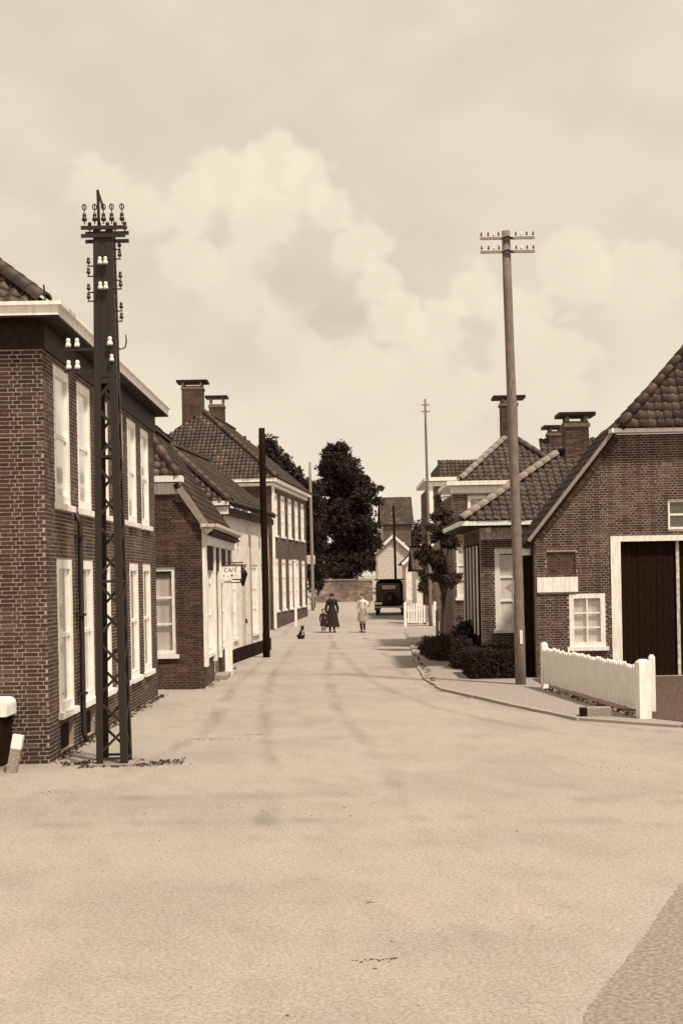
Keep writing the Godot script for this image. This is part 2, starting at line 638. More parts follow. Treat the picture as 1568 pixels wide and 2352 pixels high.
func crown(called: String, parent: Node, blobs: Array, count: int, size: float, tones: Array, edge := 0.45, kind := "") -> void:
	# blobs: [centre in world, radii]; leaf sprays spread through their volume, thicker to the rim
	var at := []
	var total := 0.0
	for b in blobs:
		total += pow(b[1].x * b[1].y * b[1].z, 0.67)
	for b in blobs:
		var n := int(count * pow(b[1].x * b[1].y * b[1].z, 0.67) / total)
		for i in n:
			var d := Vector3(rng.randfn(), rng.randfn(), rng.randfn()).normalized()
			var ripple := 1.0 + 0.26 * sin(d.x * 7 + b[0].x * 5) * sin(d.y * 6 + b[0].y * 3) + 0.16 * sin(d.z * 11 + d.y * 13 + d.x * 9) + (0.22 * rng.randf() if rng.randf() < 0.06 else 0.0)
			var p: Vector3 = b[0] + d * b[1] * pow(rng.randf(), edge) * ripple
			var s := size * rng.randf_range(0.6, 1.3)
			at.append(Transform3D(Basis.from_euler(Vector3(rng.randf() * TAU, rng.randf() * TAU, rng.randf() * TAU)).scaled(Vector3(s, s, s)), p - org))
	leaves(called, at, parent, tones)

func trunk(parent: Node, base: Vector3, h: float, r: float, limbs: Array) -> void:
	var st := tool(true)
	var b := base - org
	tube(st, [b - Vector3(0, 0.3, 0), b + Vector3(0, 0.25, 0), b + Vector3(0.06, h * 0.5, 0), b + Vector3(0, h, 0)], [r * 1.5, r * 1.1, r * 0.85, r * 0.5], 10)
	var t := commit(st, "trunk", M.bark, parent)
	for l in limbs:
		var s2 := tool(true)
		var e: Vector3 = l[1] - org
		var a: Vector3 = b + Vector3(0, l[0], 0)
		tube(s2, [a, a.lerp(e, 0.5) + Vector3(0, 0.3, 0), e], [r * 0.5, r * 0.35, r * 0.1], 6)
		commit(s2, "limb", M.bark, t)

# ------------------------------------------------------------------ bodies
func sdf_mesh(bones: Array, k: float, cell: float) -> ArrayMesh:
	# bones: [a, b, ra, rb]; smooth minimum of tapered capsules, meshed as surface nets
	var lo := Vector3(1e9, 1e9, 1e9)
	var hi := -lo
	for b in bones:
		var r: float = maxf(b[2], b[3]) + cell * 3 + k
		lo = lo.min(b[0] - Vector3(r, r, r)).min(b[1] - Vector3(r, r, r))
		hi = hi.max(b[0] + Vector3(r, r, r)).max(b[1] + Vector3(r, r, r))
	var n := Vector3i(((hi - lo) / cell).ceil()) + Vector3i(5, 5, 5)
	n = Vector3i((n.x / 4 + 1) * 4, (n.y / 4 + 1) * 4, (n.z / 4 + 1) * 4)
	var field := PackedFloat32Array()
	field.resize(n.x * n.y * n.z)
	field.fill(1.0)
	var fe := func(p: Vector3) -> float:
		var d := 1e9
		for b in bones:
			var ab: Vector3 = b[1] - b[0]
			var t := clampf((p - b[0]).dot(ab) / maxf(ab.length_squared(), 1e-9), 0, 1)
			var q: float = p.distance_to(b[0] + ab * t) - lerpf(b[2], b[3], t)
			if d - q > k:
				d = q
			elif q - d < k:
				var h := maxf(k - absf(d - q), 0.0) / k
				d = minf(d, q) - h * h * k * 0.25
		return d
	var skip := cell * 4.2
	for bz in range(0, n.z, 4):
		for by in range(0, n.y, 4):
			for bx in range(0, n.x, 4):
				var c: float = fe.call(lo + Vector3(bx + 1.5, by + 1.5, bz + 1.5) * cell)
				if absf(c) > skip:
					if c < 0:
						for z in 4:
							for y in 4:
								for x in 4:
									field[(bx + x) + n.x * ((by + y) + n.y * (bz + z))] = c
					continue
				for z in 4:
					for y in 4:
						for x in 4:
							field[(bx + x) + n.x * ((by + y) + n.y * (bz + z))] = fe.call(lo + Vector3(bx + x, by + y, bz + z) * cell)
	var ids := {}
	var verts := PackedVector3Array()
	var sx := 1
	var sy := n.x
	var sz := n.x * n.y
	var corner := [0, sx, sy, sx + sy, sz, sx + sz, sy + sz, sx + sy + sz]
	var cpos := [Vector3(0, 0, 0), Vector3(1, 0, 0), Vector3(0, 1, 0), Vector3(1, 1, 0), Vector3(0, 0, 1), Vector3(1, 0, 1), Vector3(0, 1, 1), Vector3(1, 1, 1)]
	var edges := [[0, 1], [2, 3], [4, 5], [6, 7], [0, 2], [1, 3], [4, 6], [5, 7], [0, 4], [1, 5], [2, 6], [3, 7]]
	for z in n.z - 1:
		for y in n.y - 1:
			for x in n.x - 1:
				var i := x + sy * y + sz * z
				var neg := 0
				for c in 8:
					if field[i + corner[c]] < 0:
						neg += 1
				if neg == 0 or neg == 8:
					continue
				var s := Vector3.ZERO
				var m := 0
				for e in edges:
					var va := field[i + corner[e[0]]]
					var vb := field[i + corner[e[1]]]
					if (va < 0) != (vb < 0):
						s += cpos[e[0]].lerp(cpos[e[1]], clampf(va / (va - vb), 0, 1))
						m += 1
				ids[i] = verts.size()
				verts.append(lo + (Vector3(x, y, z) + s / m) * cell)
	var idx := PackedInt32Array()
	var ring := [[sx, sy, sz], [sy, sz, sx], [sz, sx, sy]]
	for i in ids:
		for a in ring:
			var va := field[i]
			var vb := field[i + a[0]]
			if (va < 0) == (vb < 0):
				continue
			var q := [i, i - a[1], i - a[1] - a[2], i - a[2]]
			var ok := true
			for w in q:
				if not ids.has(w):
					ok = false
			if not ok:
				continue
			var v := [ids[q[0]], ids[q[1]], ids[q[2]], ids[q[3]]]
			if va < 0:
				v.reverse()
			idx.append_array([v[0], v[1], v[2], v[0], v[2], v[3]])
	var st := tool(true)
	for v in verts:
		st.add_vertex(v)
	for v in idx:
		st.add_index(v)
	st.generate_normals()
	return st.commit()

func hand_bones(w: Vector3, dir: Vector3, side: Vector3, s: float) -> Array:
	# wrist, pointing direction, thumb side; a relaxed, slightly curled hand
	var d := dir.normalized()
	var t := side.normalized()
	var palm := d.cross(t).normalized()
	var out := [[w, w + d * 0.045 * s, 0.024 * s, 0.03 * s]]
	for j in 4:
		var off := (1.5 - j) * 0.019 * s
		var l: float = [0.072, 0.08, 0.075, 0.058][j] * s
		var a := w + d * 0.075 * s + t * off
		var b := a + d * l * 0.5 + palm * 0.012 * s
		var c := b + d * l * 0.4 + palm * 0.026 * s
		out.append([w + d * 0.03 * s + t * off * 0.8, a, 0.013 * s, 0.0095 * s])
		out.append([a, b, 0.0095 * s, 0.0085 * s])
		out.append([b, c, 0.0085 * s, 0.007 * s])
	var th := w + d * 0.03 * s + t * 0.026 * s
	out.append([th, th + (d * 0.6 + t * 0.7) * 0.035 * s, 0.012 * s, 0.01 * s])
	out.append([th + (d * 0.6 + t * 0.7) * 0.035 * s, th + (d * 1.2 + t * 0.85) * 0.04 * s + palm * 0.014 * s, 0.01 * s, 0.008 * s])
	return out

func person(label: String, at: Vector3, turn: float, h: float, o: Dictionary, group := "") -> void:
	var p := thing("person", label, "person", at, group)
	p.rotation.y = turn
	# proportions in heads of 1/7.5 of the height; children have a larger head
	var s := h / 1.65
	var hd: float = o.get("head", 1.0) * s
	var neck := Vector3(0, 1.4, 0) * s
	var head := neck + Vector3(0, 0.13, 0.015) * hd + Vector3(0, 0.02, 0) * s
	var stride: float = o.get("stride", 0.06) * s
	var arms := []
	for e in [-1, 1]:
		var sh := Vector3(e * 0.175, 1.34, 0) * s
		var el: Vector3 = o.get("elbow_r" if e > 0 else "elbow_l", Vector3(e * 0.25, 1.07, -0.02)) * s
		var wr: Vector3 = o.get("wrist_r" if e > 0 else "wrist_l", Vector3(e * 0.25, 0.84, 0.07)) * s
		arms.append([sh, el, wr, e])
	var body := [[neck - Vector3(0, 0.02, 0) * s, head, 0.052 * s, 0.05 * hd],
		[Vector3(0, 1.32, 0) * s, Vector3(0, 1.0, 0) * s, 0.11 * s, 0.1 * s], [Vector3(0, 1.0, 0) * s, Vector3(0, 0.86, 0) * s, 0.12 * s, 0.13 * s]]
	for a in arms:
		body.append([Vector3(0, 1.36, 0) * s, a[0], 0.07 * s, 0.055 * s])
		body.append([a[0], a[1], 0.048 * s, 0.038 * s])
		body.append([a[1], a[2], 0.038 * s, 0.026 * s])
	var legs := []
	var shoes := []
	for e in [-1, 1]:
		var hip := Vector3(e * 0.085, 0.88, 0) * s
		var kn := Vector3(e * 0.085, 0.46, 0.02) * s + Vector3(0, 0, e * stride * 0.5)
		var an := Vector3(e * 0.08, 0.08, -0.02) * s + Vector3(0, 0, e * stride)
		body.append([hip, kn, 0.085 * s, 0.056 * s])
		body.append([kn, an, 0.055 * s, 0.036 * s])
		body.append([an, an + Vector3(e * 0.02, -0.04, 0.12) * s, 0.034 * s, 0.026 * s])
		legs.append([hip, kn, 0.091 * s, 0.062 * s])
		legs.append([kn, an, 0.061 * s, 0.042 * s])
		shoes.append([an - Vector3(0, 0.04, 0.03) * s, an + Vector3(e * 0.02, -0.045, 0.14) * s, 0.04 * s, 0.035 * s])
	var b := node("body", sdf_mesh(body, 0.05 * s, 0.02 * s), M.skin, p)
	# head and hands on finer grids, joined into the body's mesh
	var st := SurfaceTool.new()
	st.begin(Mesh.PRIMITIVE_TRIANGLES)
	st.append_from(b.mesh, 0, Transform3D())
	var skull := [[head + Vector3(0, 0.0, -0.01) * hd, head + Vector3(0, 0.035, 0.0) * hd, 0.088 * hd, 0.088 * hd], [head + Vector3(0, -0.06, 0.03) * hd, head + Vector3(0, -0.085, 0.05) * hd, 0.055 * hd, 0.04 * hd],
		[head + Vector3(0, 0.0, 0.085) * hd, head + Vector3(0, -0.03, 0.105) * hd, 0.01 * hd, 0.016 * hd], [head + Vector3(-0.03, -0.062, 0.083) * hd, head + Vector3(0.03, -0.062, 0.083) * hd, 0.011 * hd, 0.011 * hd],
		[head + Vector3(-0.05, 0.02, 0.07) * hd, head + Vector3(0.05, 0.02, 0.07) * hd, 0.014 * hd, 0.014 * hd]]
	for e in [-1, 1]:
		skull.append([head + Vector3(e * 0.088, 0.005, -0.005) * hd, head + Vector3(e * 0.09, -0.03, 0) * hd, 0.016 * hd, 0.011 * hd])
	st.append_from(sdf_mesh(skull, 0.016 * hd, 0.008 * hd), 0, Transform3D())
	for a in arms:
		st.append_from(sdf_mesh(hand_bones(a[2], a[2] - a[1], Vector3(0, 0.1, 1), s), 0.008 * s, 0.0045 * s), 0, Transform3D())
	b.mesh = st.commit()
	for e in [-1, 1]:
		var es := tool(true)
		ball(es, head + Vector3(e * 0.034, 0.0, 0.082) * hd, Vector3(0.011, 0.009, 0.008) * hd, 8)
		commit(es, "eye", M.black, p)
	node("stockings", sdf_mesh(legs, 0.02 * s, 0.02 * s), M[o.get("stockings", "cloth_black")], p)
	node("shoes", sdf_mesh(shoes, 0.005, 0.014 * s), M.black, p)
	var hem: float = o.get("hem", 0.42)
	var torso := [[Vector3(0, 1.34, 0) * s, Vector3(0, 1.02, 0) * s, 0.14 * s, 0.125 * s]]
	for e in [-1, 1]:
		torso.append([Vector3(e * 0.05, 1.32, 0) * s, Vector3(e * 0.165, 1.34, 0) * s, 0.09 * s, 0.07 * s])
	for a in arms:
		torso.append([a[0], a[1], 0.064 * s, 0.055 * s])
		if o.get("long_sleeves", true):
			torso.append([a[1], a[1].lerp(a[2], 0.9), 0.055 * s, 0.044 * s])
	node(o.get("top_name", "coat"), sdf_mesh(torso, 0.04 * s, 0.018 * s), M[o.top], p)
	# skirt: a pleated cone from the waist to the hem
	var sk := tool(true)
	var seg := 28
	var rows := []
	for i in 6:
		var t := i / 5.0
		var ring := []
		for q in seg:
			var an := TAU * q / seg
			var rad := lerpf(0.15, o.get("flare", 0.29), pow(t, 0.8)) * s * (1.0 + 0.06 * t * sin(q * TAU * 0.25 + i))
			ring.append(Vector3(cos(an) * rad, lerpf(1.06, hem, t) * s, sin(an) * rad * 0.82))
		rows.append(ring)
	for i in 5:
		for q in seg:
			var j := (q + 1) % seg
			quad(sk, rows[i][q], rows[i][j], rows[i + 1][j], rows[i + 1][q])
	commit(sk, "skirt", M[o.skirt], p)
	if o.has("apron"):
		var ap := tool(true)
		for i in 5:
			for q in range(2, 12):
				var pt := func(ii: int, qq: int) -> Vector3: return rows[ii][qq] * Vector3(1.03, 1, 1.06) + Vector3(0, 0, 0.012)
				quad(ap, pt.call(i, q), pt.call(i, q + 1), pt.call(i + 1, q + 1), pt.call(i + 1, q))
		commit(ap, "apron", M[o.apron], p)
	var hr := [[head + Vector3(0, 0.03, -0.03) * hd, head + Vector3(0, 0.05, -0.01) * hd, 0.098 * hd, 0.094 * hd], [head + Vector3(0, -0.03, -0.06) * hd, head + Vector3(0, -0.05, -0.06) * hd, 0.07 * hd, 0.05 * hd]]
	node("hair", sdf_mesh(hr, 0.02, 0.014 * hd), M[o.get("hair", "hair")], p)
	if o.get("hat", false):
		var ht := tool(true)
		lathe(ht, Transform3D(Basis(), head + Vector3(0, 0.05, -0.01) * hd), [Vector2(0.1, -0.01), Vector2(0.135, -0.02), Vector2(0.138, 0.0), Vector2(0.108, 0.015), Vector2(0.1, 0.07), Vector2(0.07, 0.1), Vector2(0.001, 0.105)], 14)
		commit(ht, "hat", M.cloth_black, p)
# ------------------------------------------------------------------ sky
func make_sky() -> Sky:
	var w := 2048
	var h := 1024
	var im := Image.create(w, h, false, Image.FORMAT_RGBF)
	var n := FastNoiseLite.new()
	n.noise_type = FastNoiseLite.TYPE_SIMPLEX_SMOOTH
	n.seed = 12
	n.frequency = 1.0
	n.fractal_octaves = 6
	n.fractal_gain = 0.52
	var n2 := FastNoiseLite.new()
	n2.noise_type = FastNoiseLite.TYPE_SIMPLEX_SMOOTH
	n2.seed = 77
	n2.frequency = 1.0
	n2.fractal_octaves = 3
	# cumulus heads in view: azimuth and height in degrees, radius
	var heads := [[-4.5, 12.6, 1.9, 0.80], [-6.6, 13.4, 1.7, 0.82], [0.2, 8.6, 2.4, 0.82], [4.0, 8.0, 2.6, 0.82], [8.5, 8.6, 2.6, 0.82], [-2.2, 10.4, 1.7, 0.79], [-1.4, 12.4, 1.5, 0.63], [0.0, 11.4, 1.5, 0.60], [-2.6, 13.8, 1.2, 0.67], [5.4, 9.8, 1.2, 0.69], [3.6, 12.4, 1.0, 0.67],
		[12.8, 12.0, 2.1, 0.82], [10.4, 12.8, 1.8, 0.84], [7.7, 11.0, 1.7, 0.83], [5.9, 12.0, 1.5, 0.84], [4.3, 10.6, 1.6, 0.84], [2.7, 11.0, 1.5, 0.84], [1.8, 12.4, 1.3, 0.85], [0.9, 13.9, 1.4, 0.85], [-10.4, 16.5, 1.5, 0.82], [-8.4, 15.4, 1.3, 0.81], [-6.3, 15.7, 1.5, 0.84], [-3.3, 15.2, 1.8, 0.84], [-0.4, 15.6, 1.2, 0.84], [-1.3, 16.6, 1.4, 0.86], [-4.7, 16.7, 1.7, 0.86], [-2.7, 17.3, 1.5, 0.87]]
	for y in h:
		var el := PI / 2 - PI * (y + 0.5) / h
		var ce := cos(el)
		var se := sin(el)
		var eld := rad_to_deg(el)
		for x in w:
			var az := wrapf(TAU * (x + 0.5) / w, -PI, PI)     # straight ahead is the seam of the picture
			if se < -0.02:
				im.set_pixel(x, y, Color(0.42, 0.32, 0.22))
				continue
			var azd := rad_to_deg(az)
			var d := Vector3(sin(az) * ce, se * 1.7, -cos(az) * ce)
			# clear air: pale at the horizon, a shade deeper above
			var base := lerpf(0.81, 0.69, smoothstep(0.05, 0.2, se))
			# broad drifts of cloud all round
			var q := n.get_noise_3dv(d * 3.2) + 0.5 * n2.get_noise_3dv(d * 9.0)
			var v := base + 0.05 * smoothstep(-0.1, 0.45, q) - 0.03 * smoothstep(0.0, 0.5, -q)
			if absf(azd) < 22 and eld < 26:
				var wob := 0.8 * n.get_noise_3dv(d * 9.0) + 0.6 * n2.get_noise_3dv(d * 24.0) + 0.45 * n2.get_noise_3dv(d * 60.0)
				for c in heads:
					var dx: float = (azd - c[0]) / c[2]
					var dy: float = (eld - c[1]) / c[2]
					var r: float = sqrt(dx * dx + dy * dy) + wob * 0.55
					if r < 1.25:
						var body := 1.0 - smoothstep(lerpf(0.5, 0.86, smoothstep(-0.6, 0.5, dy)), 1.08, r)
						var lit: float = c[3] + 0.045 * clampf(dy * 0.8 + dx * 0.5, -1.5, 0.6) + 0.03 * wob
						v = lerpf(v, lit, body * 0.62)
			im.set_pixel(x, y, Color(v, v * lerpf(0.855, 0.88, clampf((v - 0.55) * 4, 0, 1)), v * lerpf(0.66, 0.695, clampf((v - 0.55) * 4, 0, 1))))
	var m := PanoramaSkyMaterial.new()
	m.panorama = ImageTexture.create_from_image(im)
	m.energy_multiplier = 1.0
	var s := Sky.new()
	s.sky_material = m
	return s

# ------------------------------------------------------------------ _ready
func _ready() -> void:
	rng.seed = 1926
	var cam := Camera3D.new()
	cam.name = "camera"
	cam.projection = Camera3D.PROJECTION_FRUSTUM
	cam.near = 0.1
	cam.far = 4000
	cam.size = 0.1 / FOCAL
	cam.frustum_offset = Vector2(-6.0 / 3000.0, 149.0 / 3000.0) * 0.1
	cam.position = CAM
	cam.rotation_degrees = Vector3(0, 0, ROLL)
	add_child(cam)
	cam.current = true
	var env := Environment.new()
	env.background_mode = Environment.BG_SKY
	env.sky = make_sky()
	env.tonemap_mode = Environment.TONE_MAPPER_LINEAR
	env.tonemap_exposure = 1.1
	env.sdfgi_enabled = true
	env.ssao_enabled = true
	env.ssil_enabled = true
	var we := WorldEnvironment.new()
	we.name = "environment"
	we.environment = env
	add_child(we)
	var sun := DirectionalLight3D.new()
	sun.name = "sun"
	sun.light_energy = 1.4
	sun.light_color = Color(1.0, 0.95, 0.86)
	sun.light_angular_distance = 4.0
	sun.shadow_enabled = true
	add_child(sun)
	sun.look_at_from_position(Vector3.ZERO, Vector3(-0.64 * 0.53, -0.85, -0.77 * 0.53))

	make_materials()
	unit_box = BoxMesh.new()
	make_tile()
	make_leaf()
	make_ground()
	corner_house()
	cafe_house()
	plaster_house()
	brick_house()
	cottage()
	barn()
	villa()
	terrace_house()
	far_houses()
	trees()
	pylon()
	poles()
	fences()
	street_things()
	people()
	car()
	small_stuff()

# ------------------------------------------------------------------ ground
func sheet(st: SurfaceTool, pts: Array, y: float) -> void:    # points of Vector2(x, depth)
	var p := PackedVector2Array()
	for q in pts:
		p.append(q)
	var idx := Geometry2D.triangulate_polygon(p)
	for i in range(0, idx.size(), 3):
		var a := p[idx[i]]
		var b := p[idx[i + 1]]
		var c := p[idx[i + 2]]
		if (b - a).cross(c - a) < 0:
			var t := b
			b = c
			c = t
		tri(st, Vector3(a.x, y + gy(a.y), -a.y), Vector3(b.x, y + gy(b.y), -b.y), Vector3(c.x, y + gy(c.y), -c.y))

func make_road() -> void:
	# trodden sand with wheel tracks: a fine grid whose vertices carry the stains
	var tracks := [[Vector2(-0.9, 64), Vector2(-0.5, 50), Vector2(0.0, 40), Vector2(0.5, 32), Vector2(1.6, 25), Vector2(3.6, 20), Vector2(7.5, 17)], [Vector2(0.5, 64), Vector2(0.9, 50), Vector2(1.3, 40), Vector2(1.5, 33), Vector2(2.2, 27.5), Vector2(4.2, 21.2), Vector2(7.5, 18.4)],
		[Vector2(-1.5, 64), Vector2(-1.9, 45), Vector2(-1.9, 34), Vector2(-1.6, 25), Vector2(-1.0, 17), Vector2(-0.5, 5)], [Vector2(-0.3, 64), Vector2(-0.5, 45), Vector2(-0.5, 34), Vector2(-0.2, 25), Vector2(0.5, 17), Vector2(1.0, 5)],
		[Vector2(-7, 14.2), Vector2(-2, 15.0), Vector2(2, 14.6), Vector2(9, 12.5)], [Vector2(-7, 12.8), Vector2(-2, 13.5), Vector2(2, 13.2), Vector2(9, 11.2)], [Vector2(-2.6, 60), Vector2(-2.5, 40), Vector2(-2.6, 30), Vector2(-2.3, 22), Vector2(-3, 16.5)]]
	var fine := []
	for t in tracks:
		var c := Curve2D.new()
		for i in t.size():
			var h: Vector2 = (t[mini(i + 1, t.size() - 1)] - t[maxi(i - 1, 0)]) / 6.0
			c.add_point(t[i], -h, h)
		fine.append(c.tessellate(4, 3))
	var n := FastNoiseLite.new()
	n.seed = 88
	n.frequency = 0.35
	n.fractal_octaves = 5
	var dist := func(p: Vector2, l: PackedVector2Array) -> float:
		var best := 9.0
		for i in l.size() - 1:
			if absf(minf(l[i].y, l[i + 1].y) - p.y) > 5 and absf(maxf(l[i].y, l[i + 1].y) - p.y) > 5:
				continue
			best = minf(best, p.distance_to(Geometry2D.get_closest_point_to_segment(p, l[i], l[i + 1])))
		return best
	var nx := 126
	var nd := 150
	var vs := PackedVector3Array()
	var ns := PackedVector3Array()
	var cs := PackedColorArray()
	var idx := PackedInt32Array()
	for j in nd + 1:
		var d := 5.0 + 59.0 * pow(j / float(nd), 1.5)
		for i in nx + 1:
			var x := lerpf(-7.0, 9.0, i / float(nx))
			vs.append(Vector3(x, gy(d) + 0.004, -d))
			ns.append(Vector3.UP)
			var q := 1.0 + 0.08 * n.get_noise_2d(x * 1.2, d * 0.8) + 0.17 * n.get_noise_2d(x * 6.0 + 50, d * 4.0)
			for k in fine.size():
				var e: float = dist.call(Vector2(x, d), fine[k])
				if e < 0.4:
					var wear := (0.5 + 0.9 * n.get_noise_2d(x * 2.0 + 31 * k, d * 0.9)) * (0.25 if k in [2, 3] and d < 13 else 1.0)
					q -= 0.3 * clampf(wear, 0, 1) * (1.0 - smoothstep(0.04, 0.17, e))
					q += 0.08 * clampf(wear, 0, 1) * smoothstep(0.12, 0.2, e) * (1.0 - smoothstep(0.2, 0.4, e))
			var edge := smoothstep(0, 1.2, x + 7.0) * smoothstep(0, 1.2, 9.0 - x) * smoothstep(0, 5, 64.0 - d)
			q = clampf(lerpf(1.0, q, edge), 0.6, 1.15)
			cs.append(Color(q, q, q))
			if i < nx and j < nd:
				var a := j * (nx + 1) + i
				idx.append_array([a, a + nx + 1, a + 1, a + 1, a + nx + 1, a + nx + 2])
	var out := []
	out.resize(Mesh.ARRAY_MAX)
	out[Mesh.ARRAY_VERTEX] = vs
	out[Mesh.ARRAY_NORMAL] = ns
	out[Mesh.ARRAY_COLOR] = cs
	out[Mesh.ARRAY_INDEX] = idx
	var m := ArrayMesh.new()
	m.add_surface_from_arrays(Mesh.PRIMITIVE_TRIANGLES, out)
	node("road", m, M.road, self).set_meta("kind", "structure")

func make_ground() -> void:
	org = Vector3.ZERO
	var st := tool(true)
	var ds := [-300.0, -60.0, -10.0, 0.0, 10.0, 20.0, 30.0, 40.0, 50.0, 52.0, 53.0, 54.0, 60.0, 70.0, 80.0, 90.0, 100.0, 111.9, 113.0, 150.0, 300.0, 900.0, 3000.0]
	var xs := [-1500.0, -300.0, -60.0, -20.0, -8.0, 0.0, 8.0, 20.0, 60.0, 300.0, 1500.0]
	for i in ds.size() - 1:
		for j in xs.size() - 1:
			var a: float = ds[i]
			var b: float = ds[i + 1]
			quad(st, Vector3(xs[j], gy(a), -a), Vector3(xs[j + 1], gy(a), -a), Vector3(xs[j + 1], gy(b), -b), Vector3(xs[j], gy(b), -b))
	structure(st, "ground", M.grit)
	make_road()
	# raised footway along the right-hand houses, with its kerb
	var kerb := [Vector2(2.7, 58), Vector2(2.45, 50), Vector2(2.2, 42), Vector2(1.99, 36), Vector2(1.92, 31), Vector2(2.1, 28.2), Vector2(2.85, 25.5), Vector2(3.92, 22.0), Vector2(5.33, 20.75), Vector2(8.0, 20.1), Vector2(14, 19.6)]
	st = tool()
	var area := kerb.duplicate()
	area.append_array([Vector2(14, 52), Vector2(6, 58)])
	sheet(st, area, 0.048)
	structure(st, "pavement", M.pavement)
	var kb := Node3D.new()
	kb.name = "kerb"
	kb.set_meta("kind", "structure")
	add_child(kb)
	for i in kerb.size() - 1:
		var a: Vector2 = kerb[i]
		var b: Vector2 = kerb[i + 1]
		var cnt := maxi(1, int(a.distance_to(b) / 0.9))
		for q in cnt:
			var u := a.lerp(b, q / float(cnt)) + Vector2(rng.randf_range(-0.02, 0.02), 0)
			var v := a.lerp(b, (q + 0.985) / cnt) + Vector2(rng.randf_range(-0.02, 0.02), 0)
			var lift := rng.randf_range(0.016, 0.03)
			var ks := tool()
			bar(ks, Vector3(u.x, lift + gy(u.y), -u.y), Vector3(v.x, lift + gy(v.y), -v.y), rng.randf_range(0.1, 0.15), 0.062, Vector3.UP)
			commit(ks, "kerbstone", M.kerb_stone, kb)
	st = tool()
	sheet(st, [Vector2(4.3, 28.3), Vector2(4.5, 26.0), Vector2(5.02, 21.8), Vector2(5.5, 21.0), Vector2(14, 20.6), Vector2(14, 30.3), Vector2(4.3, 30.3)], 0.055)
	structure(st, "yard", M.yard)
	st = tool()
	var rag := [Vector2(2.66, 10.45), Vector2(2.34, 9.75), Vector2(2.06, 9.05), Vector2(1.72, 8.3), Vector2(1.4, 7.6), Vector2(0.9, 6.2), Vector2(0.2, 3.0)]
	var rim := []
	for k in rag.size() - 1:
		for q in 16:
			rim.append(rag[k].lerp(rag[k + 1], q / 16.0) + Vector2(rng.randfn() * 0.006, rng.randfn() * 0.004))
	rim.append_array([Vector2(0.2, 3.0), Vector2(14, 3.0), Vector2(14, 16.5), Vector2(7, 14.6), Vector2(4.0, 12.1)])
	sheet(st, rim, 0.009)
	structure(st, "verge", M.verge)

